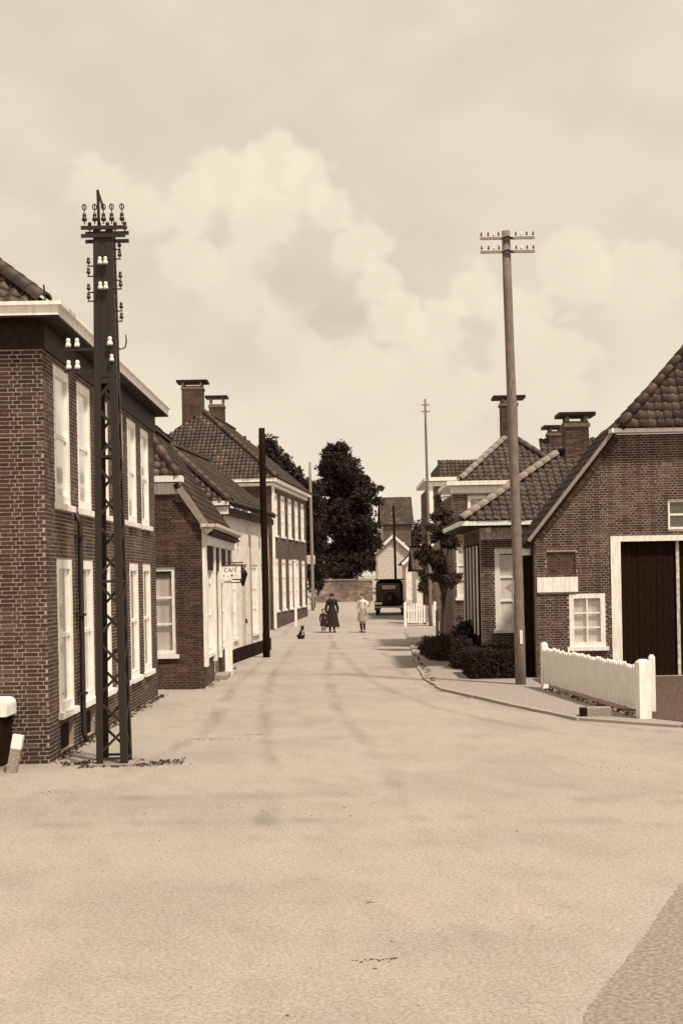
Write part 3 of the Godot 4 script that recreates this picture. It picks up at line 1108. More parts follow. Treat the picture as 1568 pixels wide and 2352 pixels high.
# ------------------------------------------------------------------ left side
func corner_house() -> void:
	var t := thing("brick_house", "two storey brick corner house with tall white windows behind the lattice pylon", "house", Vector3(-4.1, 0, -18))
	var front := fr(Vector3(-13, 0, -18), Vector3.RIGHT)
	var side := fr(Vector3(-4.1, 0, -18), Vector3.FORWARD)
	wall(t, front, 8.9, [Vector2(0, 5.72), Vector2(9, 5.72)], [], {"quota": 300})
	var holes := []
	var starts := [0.67, 2.3, 3.9, 5.45, 7.0, 8.65]
	for u in starts:
		holes.append(Rect2(u, 0.63, 1.05, 2.2))
		holes.append(Rect2(u, 3.64, 1.05, 1.98))
	holes.append(Rect2(0.72, 0.06, 0.9, 0.4))
	holes.append(Rect2(2.4, 0.06, 0.85, 0.4))
	wall(t, side, 10.5, [Vector2(0, 5.72), Vector2(11, 5.72)], holes, {"start": 0.25})
	wall(t, fr(Vector3(-4.1, 0, -28.5), Vector3.LEFT), 8.9, [Vector2(0, 5.72), Vector2(9, 5.72)], [], {"bricks": false, "start": 0.25})
	wall(t, fr(Vector3(-13, 0, -28.5), Vector3.BACK), 10.5, [Vector2(0, 5.72), Vector2(11, 5.72)], [], {"bricks": false, "start": 0.25})
	for u in starts:
		window(t, side, Rect2(u, 0.63, 1.05, 2.2), 1, 2, {"frame": 0.13, "z": 0.0, "curtain": "blind", "curtain_name": "blind", "bar": 0.06})
		window(t, side, Rect2(u, 3.64, 1.05, 1.98), 1, 2, {"frame": 0.13, "z": 0.0, "curtain": "blind", "curtain_name": "blind", "bar": 0.06})
	for u in [0.72, 2.4]:
		piece("cellar_hatch", t, M.tar_wood, side, Vector3(u + 0.01, 0.07, -0.12), Vector3(u + 0.84, 0.45, -0.06))
	# boxed eaves: frieze with the eave shade in its dark colour, soffit, white gutter board with a lip
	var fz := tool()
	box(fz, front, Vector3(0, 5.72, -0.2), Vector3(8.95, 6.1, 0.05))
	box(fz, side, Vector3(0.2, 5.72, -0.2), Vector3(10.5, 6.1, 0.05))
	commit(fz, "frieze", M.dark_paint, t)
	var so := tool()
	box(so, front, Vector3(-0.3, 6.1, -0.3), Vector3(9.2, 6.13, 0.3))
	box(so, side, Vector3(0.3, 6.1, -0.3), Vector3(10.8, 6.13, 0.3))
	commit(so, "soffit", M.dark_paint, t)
	var g := tool()
	box(g, front, Vector3(-0.3, 6.13, -0.25), Vector3(9.2, 6.26, 0.3))
	box(g, front, Vector3(-0.3, 6.26, -0.25), Vector3(9.25, 6.31, 0.35))
	box(g, side, Vector3(0.25, 6.13, -0.25), Vector3(10.8, 6.26, 0.3))
	box(g, side, Vector3(0.25, 6.26, -0.25), Vector3(10.85, 6.31, 0.35))
	commit(g, "gutter_board", M.white_paint, t)
	for u in [0.9, 2.9, 4.9, 6.9, 8.2]:
		piece("bracket", t, M.white_paint, front, Vector3(u, 5.98, 0.05), Vector3(u + 0.1, 6.1, 0.26))
	var e := 6.31
	var r1 := roof(t, [Vector3(-13, e, -17.95), Vector3(-4.05, e, -17.95), Vector3(-8.5, 9.95, -22.4)], {"quota": 60})
	roof(t, [Vector3(-4.05, e, -17.95), Vector3(-4.05, e, -28.6), Vector3(-8.5, 9.95, -24.1), Vector3(-8.5, 9.95, -22.4)], {"called": "roof", "quota": 60})
	roof(t, [Vector3(-4.05, e, -28.6), Vector3(-13, e, -28.6), Vector3(-8.5, 9.95, -24.1)])
	ridge(r1, Vector3(-4.05, e + 0.05, -17.95), Vector3(-8.5, 10.0, -22.4), Vector3(0.4, 1, 0.4))
	ridge(r1, Vector3(-8.5, 10.0, -22.4), Vector3(-8.5, 10.0, -24.1), Vector3.UP)
	# downpipe between the first two windows, with its straps
	var dp := tool(true)
	var b := Vector3(-4.02, 0, -19.98) - org
	tube(dp, [b + Vector3(0.05, 0.05, 0), b + Vector3(0, 0.2, 0), b + Vector3(0, 3.4, 0), b + Vector3(-0.06, 3.56, 0)], [0.042, 0.042, 0.042, 0.042])
	var pipe := commit(dp, "downpipe", M.iron, t)
	for y in [0.8, 2.0, 3.2]:
		piece("strap", pipe, M.iron, fr(Vector3(-4.09, y, -19.98), Vector3.FORWARD), Vector3(-0.08, -0.02, -0.02), Vector3(0.08, 0.02, 0.13))
	var rod := tool()
	bar(rod, Vector3(-3.98, 6.3, -17.75) - org, Vector3(-4.0, 6.55, -17.75) - org, 0.02, 0.02)
	commit(rod, "wire_rod", M.iron, t)

func cafe_house() -> void:
	var t := thing("cafe_house", "low brick cafe with white shopfront and a white window in its dark gable", "house", Vector3(-3.25, 0, -29.9))
	var front := fr(Vector3(-6.5, 0, -29.9), Vector3.RIGHT)
	var side := fr(Vector3(-3.25, 0, -29.9), Vector3.FORWARD)
	var wn := Rect2(1.82, 0.8, 0.82, 2.0)
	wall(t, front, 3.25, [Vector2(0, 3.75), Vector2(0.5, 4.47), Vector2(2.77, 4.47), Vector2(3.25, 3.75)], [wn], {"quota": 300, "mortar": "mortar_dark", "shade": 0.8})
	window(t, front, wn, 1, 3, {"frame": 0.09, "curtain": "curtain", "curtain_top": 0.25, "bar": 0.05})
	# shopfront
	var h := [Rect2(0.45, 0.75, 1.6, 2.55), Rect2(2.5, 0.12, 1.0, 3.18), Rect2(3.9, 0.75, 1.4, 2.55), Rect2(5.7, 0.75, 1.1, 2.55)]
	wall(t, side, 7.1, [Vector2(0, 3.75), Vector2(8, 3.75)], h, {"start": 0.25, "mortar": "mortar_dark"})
	for k in [0, 2, 3]:
		window(t, side, h[k], 2, 3, {"frame": 0.12, "z": 0.02, "curtain": "curtain", "curtain_top": 0.75})
	var door := piece("door", t, M.white_paint, side, Vector3(2.53, 0.14, -0.14), Vector3(3.47, 2.5, -0.08))
	piece("door_panel", door, M.worn_white, side, Vector3(2.65, 0.35, -0.08), Vector3(3.35, 1.1, -0.06))
	piece("door_glass", door, M.room, side, Vector3(2.65, 1.3, -0.08), Vector3(3.35, 2.35, -0.065))
	piece("handle", door, M.iron, side, Vector3(3.36, 1.15, -0.08), Vector3(3.4, 1.27, -0.02))
	piece("transom", t, M.glass, side, Vector3(2.53, 2.55, -0.12), Vector3(3.47, 3.28, -0.11))
	piece("doorstep", t, M.stone, side, Vector3(2.4, -0.02, 0.0), Vector3(3.6, 0.12, 0.3))
	for u in [0.03, 2.1, 3.53, 5.35, 6.85]:
		piece("pilaster", t, M.white_paint, side, Vector3(u, 0.5, 0.012), Vector3(u + 0.36, 3.3, 0.09))
	for q in [[0.42, 2.08], [2.48, 3.52], [3.9, 5.34], [5.72, 6.84]]:
		piece("added_dark_board", t, M.dark_paint, side, Vector3(q[0], 2.72, 0.025), Vector3(q[1], 3.3, 0.06))  # added dark boards stand in for the dark upper glass
	piece("shop_fascia", t, M.white_paint, side, Vector3(0.02, 3.3, 0.012), Vector3(7.1, 3.66, 0.16))
	var cn := tool()
	box(cn, side, Vector3(-0.12, 3.66, 0.0), Vector3(7.1, 3.7, 0.34))
	box(cn, side, Vector3(-0.15, 3.7, 0.0), Vector3(7.1, 3.77, 0.4))
	var sc := commit(cn, "shop_cornice", M.worn_white, t)
	for k in 26:
		piece("dentil", sc, M.tar_wood, side, Vector3(0.05 + k * 0.205, 3.6, 0.16), Vector3(0.05 + k * 0.205 + 0.11, 3.66, 0.27))
	piece("eave_board", t, M.white_paint, front, Vector3(0.5, 4.47, -0.1), Vector3(2.8, 4.72, 0.05))
	piece("gutter", t, M.white_paint, front, Vector3(0.45, 4.74, -0.1), Vector3(2.87, 4.88, 0.2))
	wall(t, fr(Vector3(-3.25, 0, -37.0), Vector3.LEFT), 3.25, [Vector2(0, 3.75), Vector2(1.62, 6.0), Vector2(3.25, 3.75)], [], {"bricks": false, "mortar": "mortar_dark", "start": 0.25})
	wall(t, fr(Vector3(-6.5, 0, -37), Vector3.BACK), 7.1, [Vector2(0, 3.75), Vector2(8, 3.75)], [], {"bricks": false, "start": 0.25})
	var r := roof(t, [Vector3(-3.0, 3.55, -29.8), Vector3(-3.0, 3.55, -37.1), Vector3(-4.87, 6.3, -37.1), Vector3(-4.87, 6.3, -31.1), Vector3(-3.75, 4.65, -29.8)], {"quota": 150})
	roof(t, [Vector3(-6.75, 3.55, -37.1), Vector3(-6.75, 3.55, -29.8), Vector3(-6.0, 4.65, -29.8), Vector3(-4.87, 6.3, -31.1), Vector3(-4.87, 6.3, -37.1)])
	roof(t, [Vector3(-6.0, 4.88, -29.75), Vector3(-3.75, 4.88, -29.75), Vector3(-4.87, 6.35, -31.1)], {"quota": 150})
	ridge(r, Vector3(-3.72, 4.85, -29.75), Vector3(-4.87, 6.4, -31.1), Vector3(0.4, 1, 0.4))
	ridge(r, Vector3(-4.87, 6.35, -31.1), Vector3(-4.87, 6.35, -37.1), Vector3.UP)
	var vb := tool()
	bar(vb, Vector3(-3.72, 4.6, -29.8) - org, Vector3(-3.03, 3.58, -29.8) - org, 0.16, 0.06)
	commit(vb, "verge_board", M.grey_wood, t)
	# sign and its post are things of their own
	var s := thing("cafe_sign", "small white cafe sign board hanging out over the white post", "sign", Vector3(-2.95, 2.47, -34.0))
	var f := fr(Vector3(-3.24, 2.47, -34.0), Vector3.RIGHT)
	piece("board", s, M.white_paint, f, Vector3(0.03, 0.03, -0.04), Vector3(0.57, 0.38, 0.02))
	for q in [[Vector3(0, 0, -0.05), Vector3(0.6, 0.03, 0.035)], [Vector3(0, 0.38, -0.05), Vector3(0.6, 0.41, 0.035)], [Vector3(0, 0.03, -0.05), Vector3(0.03, 0.38, 0.035)], [Vector3(0.57, 0.03, -0.05), Vector3(0.6, 0.38, 0.035)]]:
		piece("frame_strip", s, M.dark_paint, f, q[0], q[1])
	lettering(s, "CAFÉ", f, Vector3(0.3, 0.265, 0.021), 0.11, M.letter)
	for q in [[0.12, 0.12, 0.022], [0.22, 0.105, 0.015], [0.33, 0.125, 0.03], [0.43, 0.115, 0.014]]:
		var dsc := tool(true)
		var dir := f * Transform3D(Basis(Vector3.RIGHT, PI / 2), Vector3(q[0], q[1], 0.02))
		lathe(dsc, dir, [Vector2(q[2], 0), Vector2(q[2], 0.004), Vector2(0.0005, 0.004)], 10)
		commit(dsc, "emblem", M.letter, s)
	piece("hanging_iron", s, M.iron, f, Vector3(-0.1, 0.44, -0.03), Vector3(0.62, 0.47, 0.0))
	var sb := thing("hanging_lantern", "dark lantern on a wall iron next to the cafe sign", "lantern", Vector3(-2.75, 2.3, -36.2))
	var lf := fr(Vector3(-2.8, 2.3, -36.2), Vector3.RIGHT)
	var lt := tool(true)
	lathe(lt, lf * Transform3D(Basis(), Vector3(0, 0, 0)), [Vector2(0.03, 0), Vector2(0.12, 0.3), Vector2(0.14, 0.31), Vector2(0.1, 0.42), Vector2(0.02, 0.5), Vector2(0.001, 0.52)], 6)
	commit(lt, "lantern_body", M.dark_paint, sb)
	var ir := tool()
	bar(ir, lf * Vector3(0, 0.5, 0), lf * Vector3(-0.45, 0.5, 0), 0.03, 0.03)
	bar(ir, lf * Vector3(0, 0.1, 0), lf * Vector3(-0.45, 0.1, 0), 0.03, 0.03)
	commit(ir, "wall_iron", M.iron, sb)
	var ps := thing("sign_post", "broad white painted post standing before the cafe door", "post", Vector3(-3.0, 0, -33.6))
	var pf := fr(Vector3(-3.0, 0, -33.6), Vector3.RIGHT)
	piece("shaft", ps, M.white_paint, pf, Vector3(-0.09, -0.2, -0.09), Vector3(0.09, 2.46, 0.09))
	piece("foot", ps, M.worn_white, pf, Vector3(-0.12, -0.2, -0.12), Vector3(0.12, 0.14, 0.12))
	piece("cap", ps, M.white_paint, pf, Vector3(-0.12, 2.46, -0.12), Vector3(0.12, 2.5, 0.12))

func lettering(parent: Node, text: String, f: Transform3D, at: Vector3, size: float, m: Material) -> void:
	var font := SystemFont.new()
	font.font_names = PackedStringArray(["Droid Sans"])
	var tm := TextMesh.new()
	tm.font = font
	tm.text = text
	tm.font_size = 64
	tm.pixel_size = size / 46.0
	tm.depth = 0.008
	var o := node("lettering", tm, m, parent)
	o.transform = f * Transform3D(Basis(), at)

func plaster_house() -> void:
	var n := Vector3(-3.45, 0, -37.25)
	var e := Vector3(0.1, 0, -1).normalized()
	var l := Vector3(-1, 0, -0.1).normalized()
	var t := thing("plaster_house", "white plastered house with dark pantile roof between the cafe and the dark pole", "house", n)
	var len := 8.4
	var wid := 4.4
	var side := fr(n, e)
	var h := [Rect2(1.0, 0.75, 1.1, 2.2), Rect2(3.0, 0.1, 1.0, 2.85), Rect2(4.9, 0.75, 1.1, 2.2), Rect2(6.7, 0.75, 1.1, 2.2)]
	wall(t, side, len, [Vector2(0, 4.35), Vector2(9, 4.35)], h, {"bricks": false, "mortar": "plaster", "start": 0.25})
	for k in [0, 2, 3]:
		window(t, side, h[k], 2, 3, {"frame": 0.1, "curtain": "blind", "curtain_name": "blind"})
	var d := piece("door", t, M.worn_white, side, Vector3(3.02, 0.1, -0.12), Vector3(3.98, 2.93, -0.06))
	piece("handle", d, M.iron, side, Vector3(3.85, 1.1, -0.06), Vector3(3.89, 1.24, 0.0))
	piece("plinth", t, M.tar_wood, side, Vector3(0.0, -0.2, 0.0), Vector3(len, 0.42, 0.03))
	for u in [2.4, 4.4, 6.4]:
		var a := tool()
		box(a, side, Vector3(u, 3.5, 0.0), Vector3(u + 0.04, 3.9, 0.02))
		commit(a, "wall_anchor", M.iron, t)
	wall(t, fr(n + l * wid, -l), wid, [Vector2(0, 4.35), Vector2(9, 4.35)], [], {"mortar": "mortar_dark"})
	wall(t, fr(n + e * len, l), wid, [Vector2(0, 4.35), Vector2(9, 4.35)], [], {"bricks": false, "start": 0.25})
	var c := tool()
	box(c, fr(n + l * (wid + 0.2), -l), Vector3(0, 4.35, -0.1), Vector3(wid + 0.4, 4.55, 0.16))
	box(c, fr(n + l * (wid + 0.2), -l), Vector3(0, 4.6, -0.1), Vector3(wid + 0.45, 4.72, 0.24))
	commit(c, "gutter_board", M.white_paint, t)
	piece("eave_board", t, M.dark_paint, side, Vector3(0.0, 4.35, -0.1), Vector3(len, 4.55, 0.2))  # its dark tone holds the shade under the eave
	var up := Vector3(0, 1, 0)
	var ev := 4.66
	var a0 := n - l * 0.28 - e * 0.2 + up * ev
	var a1 := n - l * 0.28 + e * (len + 0.1) + up * ev
	var b0 := n + l * (wid + 0.2) - e * 0.2 + up * ev
	var r0 := n + l * 2.1 + e * 1.9 + up * (ev + 1.95)
	var r1 := n + l * 2.1 + e * (len + 0.1) + up * (ev + 1.95)
	var b1 := n + l * (wid + 0.2) + e * (len + 0.1) + up * ev
	var r := roof(t, [b0, a0, r0], {"quota": 150})
	roof(t, [a0, a1, r1, r0], {"quota": 150})
	roof(t, [b1, b0, r0, r1])
	ridge(r, a0 + up * 0.04, r0 + up * 0.05, Vector3(0.4, 1, 0.4))
	ridge(r, r0 + up * 0.03, r1 + up * 0.03, up)

func brick_house() -> void:
	var n := Vector3(-3.25, 0, -59.5)
	var e := Vector3(0.1, 0, -1).normalized()
	var l := Vector3(-1, 0, -0.1).normalized()
	var up := Vector3(0, 1, 0)
	var t := thing("brick_house", "tall brick house with steep dark roof, two chimneys and rows of white windows", "house", n)
	var len := 12.3
	var wid := 7.7
	var side := fr(n, e)
	var front := fr(n + l * wid, -l)
	var h := []
	for k in 5:
		h.append(Rect2(0.5 + 2.4 * k, 1.0, 1.25, 2.38))
		h.append(Rect2(0.5 + 2.4 * k, 4.5, 1.25, 1.95))
	wall(t, side, len, [Vector2(0, 6.72), Vector2(99, 6.72)], h, {"start": 0.25})
	for q in h:
		window(t, side, q, 2, 3, {"frame": 0.17, "z": 0.0, "curtain": "curtain", "curtain_top": 0.3})
	var fh := [Rect2(wid - 1.9, 4.4, 0.95, 1.75)]
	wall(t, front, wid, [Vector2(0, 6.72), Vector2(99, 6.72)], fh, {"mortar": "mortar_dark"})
	window(t, front, fh[0], 2, 3, {"frame": 0.12})
	wall(t, fr(n + e * len, l), wid, [Vector2(0, 6.72), Vector2(99, 6.72)], [], {"bricks": false, "start": 0.25})
	var c := tool()
	box(c, front, Vector3(-0.2, 6.72, -0.1), Vector3(wid + 0.1, 6.85, 0.1))
	box(c, front, Vector3(-0.3, 6.9, -0.1), Vector3(wid + 0.3, 7.06, 0.3))
	box(c, side, Vector3(0.1, 6.72, -0.1), Vector3(len, 6.85, 0.1))
	box(c, side, Vector3(0.1, 6.9, -0.1), Vector3(len + 0.2, 7.06, 0.3))
	commit(c, "gutter_board", M.white_paint, t)
	piece("corner_downpipe", t, M.white_paint, side, Vector3(0.05, 0.2, 0.012), Vector3(0.22, 6.7, 0.12))
	var ev := 7.06
	var a0 := n - l * 0.32 - e * 0.3 + up * ev
	var a1 := n - l * 0.32 + e * (len + 0.25) + up * ev
	var b0 := n + l * (wid + 0.3) - e * 0.3 + up * ev
	var b1 := n + l * (wid + 0.3) + e * (len + 0.25) + up * ev
	var r0 := n + l * 3.75 + e * 3.3 + up * (ev + 3.55)
	var r1 := n + l * 3.75 + e * (len - 0.5) + up * (ev + 3.55)
	var r := roof(t, [b0, a0, r0], {"quota": 200})
	roof(t, [a0, a1, r1, r0], {"quota": 100})
	roof(t, [a1, b1, r1])
	roof(t, [b1, b0, r0, r1])
	ridge(r, a0 + up * 0.04, r0 + up * 0.05, Vector3(0.4, 1, 0.4))
	ridge(r, r0 + up * 0.03, r1 + up * 0.03, up)
	chimney(t, Vector3(-7.15, 0, -63.4), 1.0, 0.9, 9.9, 11.85, 1.5, 0.18)
	chimney(t, Vector3(-6.67, 0, -70.5), 0.8, 0.8, 9.9, 11.9, 1.2, 0.36)

# ------------------------------------------------------------------ right side
func cottage() -> void:
	var t := thing("cottage", "low brick cottage with pantile hip roof behind the tall telephone pole", "house", Vector3(3.56, 0, -34))
	var front := fr(Vector3(3.56, 0, -34), Vector3.RIGHT)
	var side := fr(Vector3(3.56, 0, -38.6), Vector3.BACK)
	var wn := Rect2(0.36, 1.05, 0.95, 2.1)
	wall(t, front, 4.6, [Vector2(0, 3.7), Vector2(9, 3.7)], [wn], {"quota": 300})
	window(t, front, wn, 2, 3, {"frame": 0.13, "z": 0.0, "curtain": "blind", "curtain_name": "blind", "curtain_top": 0.15})
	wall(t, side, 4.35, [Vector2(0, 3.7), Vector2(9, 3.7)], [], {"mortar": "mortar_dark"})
	wall(t, fr(Vector3(8.1, 0, -38.6), Vector3.LEFT), 4.54, [Vector2(0, 3.7), Vector2(9, 3.7)], [], {"bricks": false})
	# dark boarding on the street side, with pale cover strips
	for k in 20:
		piece("board", t, M.tar_wood, side, Vector3(0.1 + k * 0.21, 0.5, 0.012), Vector3(0.1 + k * 0.21 + 0.2, 3.3, 0.05))
	for u in [0.5, 1.5, 2.4, 3.3, 4.2]:
		piece("cover_strip", t, M.white_paint, side, Vector3(u, 0.9, 0.05), Vector3(u + 0.09, 3.25, 0.085))
	piece("frieze", t, M.worn_white, front, Vector3(0.0, 3.4, 0.0), Vector3(4.6, 3.7, 0.035))
	var so := tool()
	box(so, front, Vector3(-0.54, 3.7, -5.1), Vector3(4.6, 3.75, 0.5))
	commit(so, "soffit", M.dark_paint, t)
	var g := tool()
	box(g, front, Vector3(-0.56, 3.75, 0.4), Vector3(4.6, 3.87, 0.54))
	box(g, front, Vector3(-0.58, 3.75, -5.1), Vector3(-0.46, 3.87, 0.4))
	commit(g, "gutter", M.white_paint, t)
	for u in [0.15, 0.95, 1.75]:
		piece("bracket", t, M.white_paint, front, Vector3(u, 3.58, 0.035), Vector3(u + 0.09, 3.7, 0.36))
	var r := roof(t, [Vector3(3.02, 3.87, -33.47), Vector3(8.5, 3.87, -33.47), Vector3(8.5, 5.78, -36.2), Vector3(6.0, 5.78, -36.2)], {"quota": 300})
	roof(t, [Vector3(3.02, 3.87, -39.0), Vector3(3.02, 3.87, -33.47), Vector3(6.0, 5.78, -36.2)])
	roof(t, [Vector3(8.5, 3.87, -39.0), Vector3(3.02, 3.87, -39.0), Vector3(6.0, 5.78, -36.2), Vector3(8.5, 5.78, -36.2)])
	ridge(r, Vector3(3.02, 3.9, -33.47), Vector3(6.0, 5.83, -36.2), Vector3(-0.4, 1, 0.4), "stone")
	ridge(r, Vector3(6.0, 5.82, -36.2), Vector3(8.5, 5.82, -36.2), Vector3.UP)
	chimney(t, Vector3(6.47, 0, -36.2), 0.64, 0.6, 5.6, 6.66, 1.0, 0.14)

func barn() -> void:
	var t := thing("barn", "brick barn gable with half hip tile roof and wide dark doorway", "barn", Vector3(4.47, 0, -30.5))
	var front := fr(Vector3(4.47, 0, -30.5), Vector3.RIGHT)
	var door := Rect2(1.75, -0.3, 3.2, 3.5)
	var wn := Rect2(0.76, 0.76, 0.84, 1.24)
	var up := Rect2(3.11, 3.47, 1.0, 0.68)
	var niche := Rect2(0.26, 2.45, 0.68, 0.54)
	var line := [Vector2(0, 3.4), Vector2(1.85, 5.7), Vector2(7.21, 5.7), Vector2(9.06, 3.4)]
	wall(t, front, 9.06, line, [door, wn, up, niche], {"quota": 300})
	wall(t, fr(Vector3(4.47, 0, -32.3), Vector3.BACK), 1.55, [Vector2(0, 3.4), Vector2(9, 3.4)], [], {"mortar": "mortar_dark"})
	wall(t, fr(Vector3(13.53, 0, -32.3), Vector3.LEFT), 9.06, line, [], {"bricks": false})
	wall(t, fr(Vector3(13.53, 0, -30.75), Vector3.FORWARD), 1.55, [Vector2(0, 3.4), Vector2(9, 3.4)], [], {"bricks": false})
	var nb := piece("blocked_niche", t, M.mortar_dark, front, Vector3(0.26, 2.45, -0.2), Vector3(0.94, 2.99, -0.04))
	bricks(nb, fr(Vector3(4.73, 2.45, -30.54), Vector3.RIGHT), 0.68, [Vector2(0, 0.54), Vector2(1, 0.54)], [], {"shade": 0.8})
	window(t, front, wn, 2, 3, {"frame": 0.11, "z": 0.015, "curtain": "curtain", "curtain_top": 0.12, "bar": 0.035})
	window(t, front, up, 2, 2, {"frame": 0.05, "bar": 0.045, "sill": false})
	var df := tool()
	box(df, front, Vector3(1.75, -0.3, -0.2), Vector3(1.98, 3.2, 0.03))
	box(df, front, Vector3(4.72, -0.3, -0.2), Vector3(4.95, 3.2, 0.03))
	box(df, front, Vector3(1.75, 3.2, -0.2), Vector3(4.95, 3.33, 0.03))
	commit(df, "door_frame", M.white_paint, t)
	var leaf := tool()
	box(leaf, front, Vector3(1.98, -0.1, -0.19), Vector3(4.72, 3.2, -0.16))
	var dl := commit(leaf, "doorway_shade", M.tar_wood, t)  # near-black leaf and planks stand in for the shade of the open doorway
	for k in 19:
		var a := 1.985 + k * 0.144
		piece("shade_plank", dl, M.tar_wood, front, Vector3(a, 0.06, -0.16), Vector3(a + 0.136, 3.18, -0.135 - 0.006 * (k % 3)))
	piece("door_post", dl, M.worn_white, front, Vector3(3.3, 0.0, -0.13), Vector3(3.37, 3.2, -0.09))
	piece("gutter", t, M.white_paint, front, Vector3(1.78, 5.72, -0.1), Vector3(7.3, 5.82, 0.3))
	# brick-on-edge along the verge
	var dir := Vector3(1.85, 2.3, 0).normalized()
	var acr := Vector3(dir.y, -dir.x, 0)
	for k in 50:
		var c := front * (dir * (0.05 + k * 0.0585) + Vector3(0, 3.4, 0.0) + acr * 0.1)
		var b := node("verge_brick", unit_box, M["brick%d" % pick()], t)
		b.transform = Transform3D(Basis(acr * 0.2, dir * 0.045, Vector3.BACK * 0.06), c)
	var vt := tool()
	bar(vt, Vector3(4.3, 3.25, -30.4) - org, Vector3(6.36, 5.82, -30.4) - org, 0.07, 0.12)
	commit(vt, "verge_board", M.grey_wood, t)
	roof(t, [Vector3(4.25, 3.17, -32.35), Vector3(4.25, 3.17, -30.42), Vector3(6.35, 5.8, -30.42), Vector3(6.35, 5.8, -32.35)], {"quota": 100})
	var h := roof(t, [Vector3(6.45, 5.83, -30.16), Vector3(11.55, 5.83, -30.16), Vector3(9, 8.5, -31.69)], {"quota": 200})
	roof(t, [Vector3(6.45, 5.83, -32.4), Vector3(6.45, 5.83, -30.16), Vector3(9, 8.5, -31.69)])
	roof(t, [Vector3(11.55, 5.83, -30.16), Vector3(11.55, 5.83, -32.4), Vector3(9, 8.5, -31.69)])
	roof(t, [Vector3(13.75, 3.17, -30.42), Vector3(13.75, 3.17, -32.35), Vector3(11.65, 5.8, -32.35), Vector3(11.65, 5.8, -30.42)])
	ridge(h, Vector3(6.45, 5.87, -30.16), Vector3(9, 8.55, -31.69), Vector3(-0.4, 1, 0.4))
	var s := thing("white_sign_board", "blank white board fixed to the barn wall above the small window", "sign", Vector3(4.95, 2.04, -30.48))
	piece("board", s, M.white_paint, fr(Vector3(4.49, 2.05, -30.5), Vector3.RIGHT), Vector3(0, 0, 0.015), Vector3(0.95, 0.35, 0.05))
	piece("batten", s, M.grey_wood, fr(Vector3(4.49, 2.05, -30.5), Vector3.RIGHT), Vector3(0.02, -0.03, 0.012), Vector3(0.93, 0.0, 0.04))
	var p := thing("passage_door", "narrow tarred board door with white lintel between cottage and barn", "door", Vector3(4.28, 0, -30.9))
	var pf := fr(Vector3(4.0, 0, -30.9), Vector3.RIGHT)
	for k in 4:
		piece("board", p, M.tar_wood, pf, Vector3(0.02 + k * 0.11, 0.0, -0.05), Vector3(0.02 + k * 0.11 + 0.103, 2.92, -0.01 - 0.006 * (k % 2)))
	piece("lintel", p, M.white_paint, pf, Vector3(0.16, 2.93, -0.06), Vector3(0.4, 3.08, 0.03))
	piece("ledge", p, M.tar_wood, pf, Vector3(0.03, 0.5, -0.01), Vector3(0.45, 0.62, 0.015))
	piece("ledge", p, M.tar_wood, pf, Vector3(0.03, 2.2, -0.01), Vector3(0.45, 2.32, 0.015))

func villa() -> void:
	var t := thing("villa", "brick villa with white cornice, pyramid roof and stout chimney", "house", Vector3(3.7, 0, -44))
	var front := fr(Vector3(3.7, 0, -44), Vector3.RIGHT)
	var h := [Rect2(0.5, 4.35, 0.62, 0.8), Rect2(0.09, 1.73, 0.34, 1.65), Rect2(1.7, 4.35, 0.62, 0.8), Rect2(1.5, 1.5, 0.9, 1.9)]
	wall(t, front, 5.6, [Vector2(0, 5.24), Vector2(9, 5.24)], h, {"quota": 60})
	window(t, front, h[0], 2, 2, {"frame": 0.1, "curtain": "curtain"})
	window(t, front, h[1], 1, 3, {"frame": 0.06, "curtain": "blind", "curtain_name": "blind"})
	window(t, front, h[2], 2, 2, {"frame": 0.1, "curtain": "curtain"})
	window(t, front, h[3], 2, 3, {"frame": 0.1, "curtain": "curtain"})
	wall(t, fr(Vector3(3.7, 0, -49), Vector3.BACK), 4.75, [Vector2(0, 5.24), Vector2(9, 5.24)], [])
	var c := tool()
	box(c, front, Vector3(-0.05, 5.24, -0.2), Vector3(5.6, 5.46, 0.06))
	box(c, front, Vector3(-0.2, 5.5, -5.0), Vector3(5.8, 5.64, 0.24))
	commit(c, "cornice", M.white_paint, t)
	var e := 5.64
	var r := roof(t, [Vector3(3.95, e, -43.85), Vector3(7.85, e, -43.85), Vector3(5.9, 7.35, -46.1)], {"quota": 120})
	roof(t, [Vector3(3.95, e, -48.4), Vector3(3.95, e, -43.85), Vector3(5.9, 7.35, -46.1)])
	roof(t, [Vector3(7.85, e, -43.85), Vector3(7.85, e, -48.4), Vector3(5.9, 7.35, -46.1)])
	ridge(r, Vector3(3.95, e + 0.04, -43.85), Vector3(5.9, 7.4, -46.1), Vector3(-0.4, 1, 0.4), "stone")
	ridge(r, Vector3(7.85, e + 0.04, -43.85), Vector3(5.9, 7.4, -46.1), Vector3(0.4, 1, 0.4))
	roof(t, [Vector3(7.0, e, -44.4), Vector3(11, e, -44.4), Vector3(11, 7.15, -46.3), Vector3(7.0, 7.15, -46.3)], {"quota": 60})
	chimney(t, Vector3(5.9, 0, -46.1), 0.56, 0.56, 7.0, 8.55, 1.12, 0.1)
	chimney(t, Vector3(7.55, 0, -46.3), 0.5, 0.5, 6.8, 7.5, 0.86, 0.1)

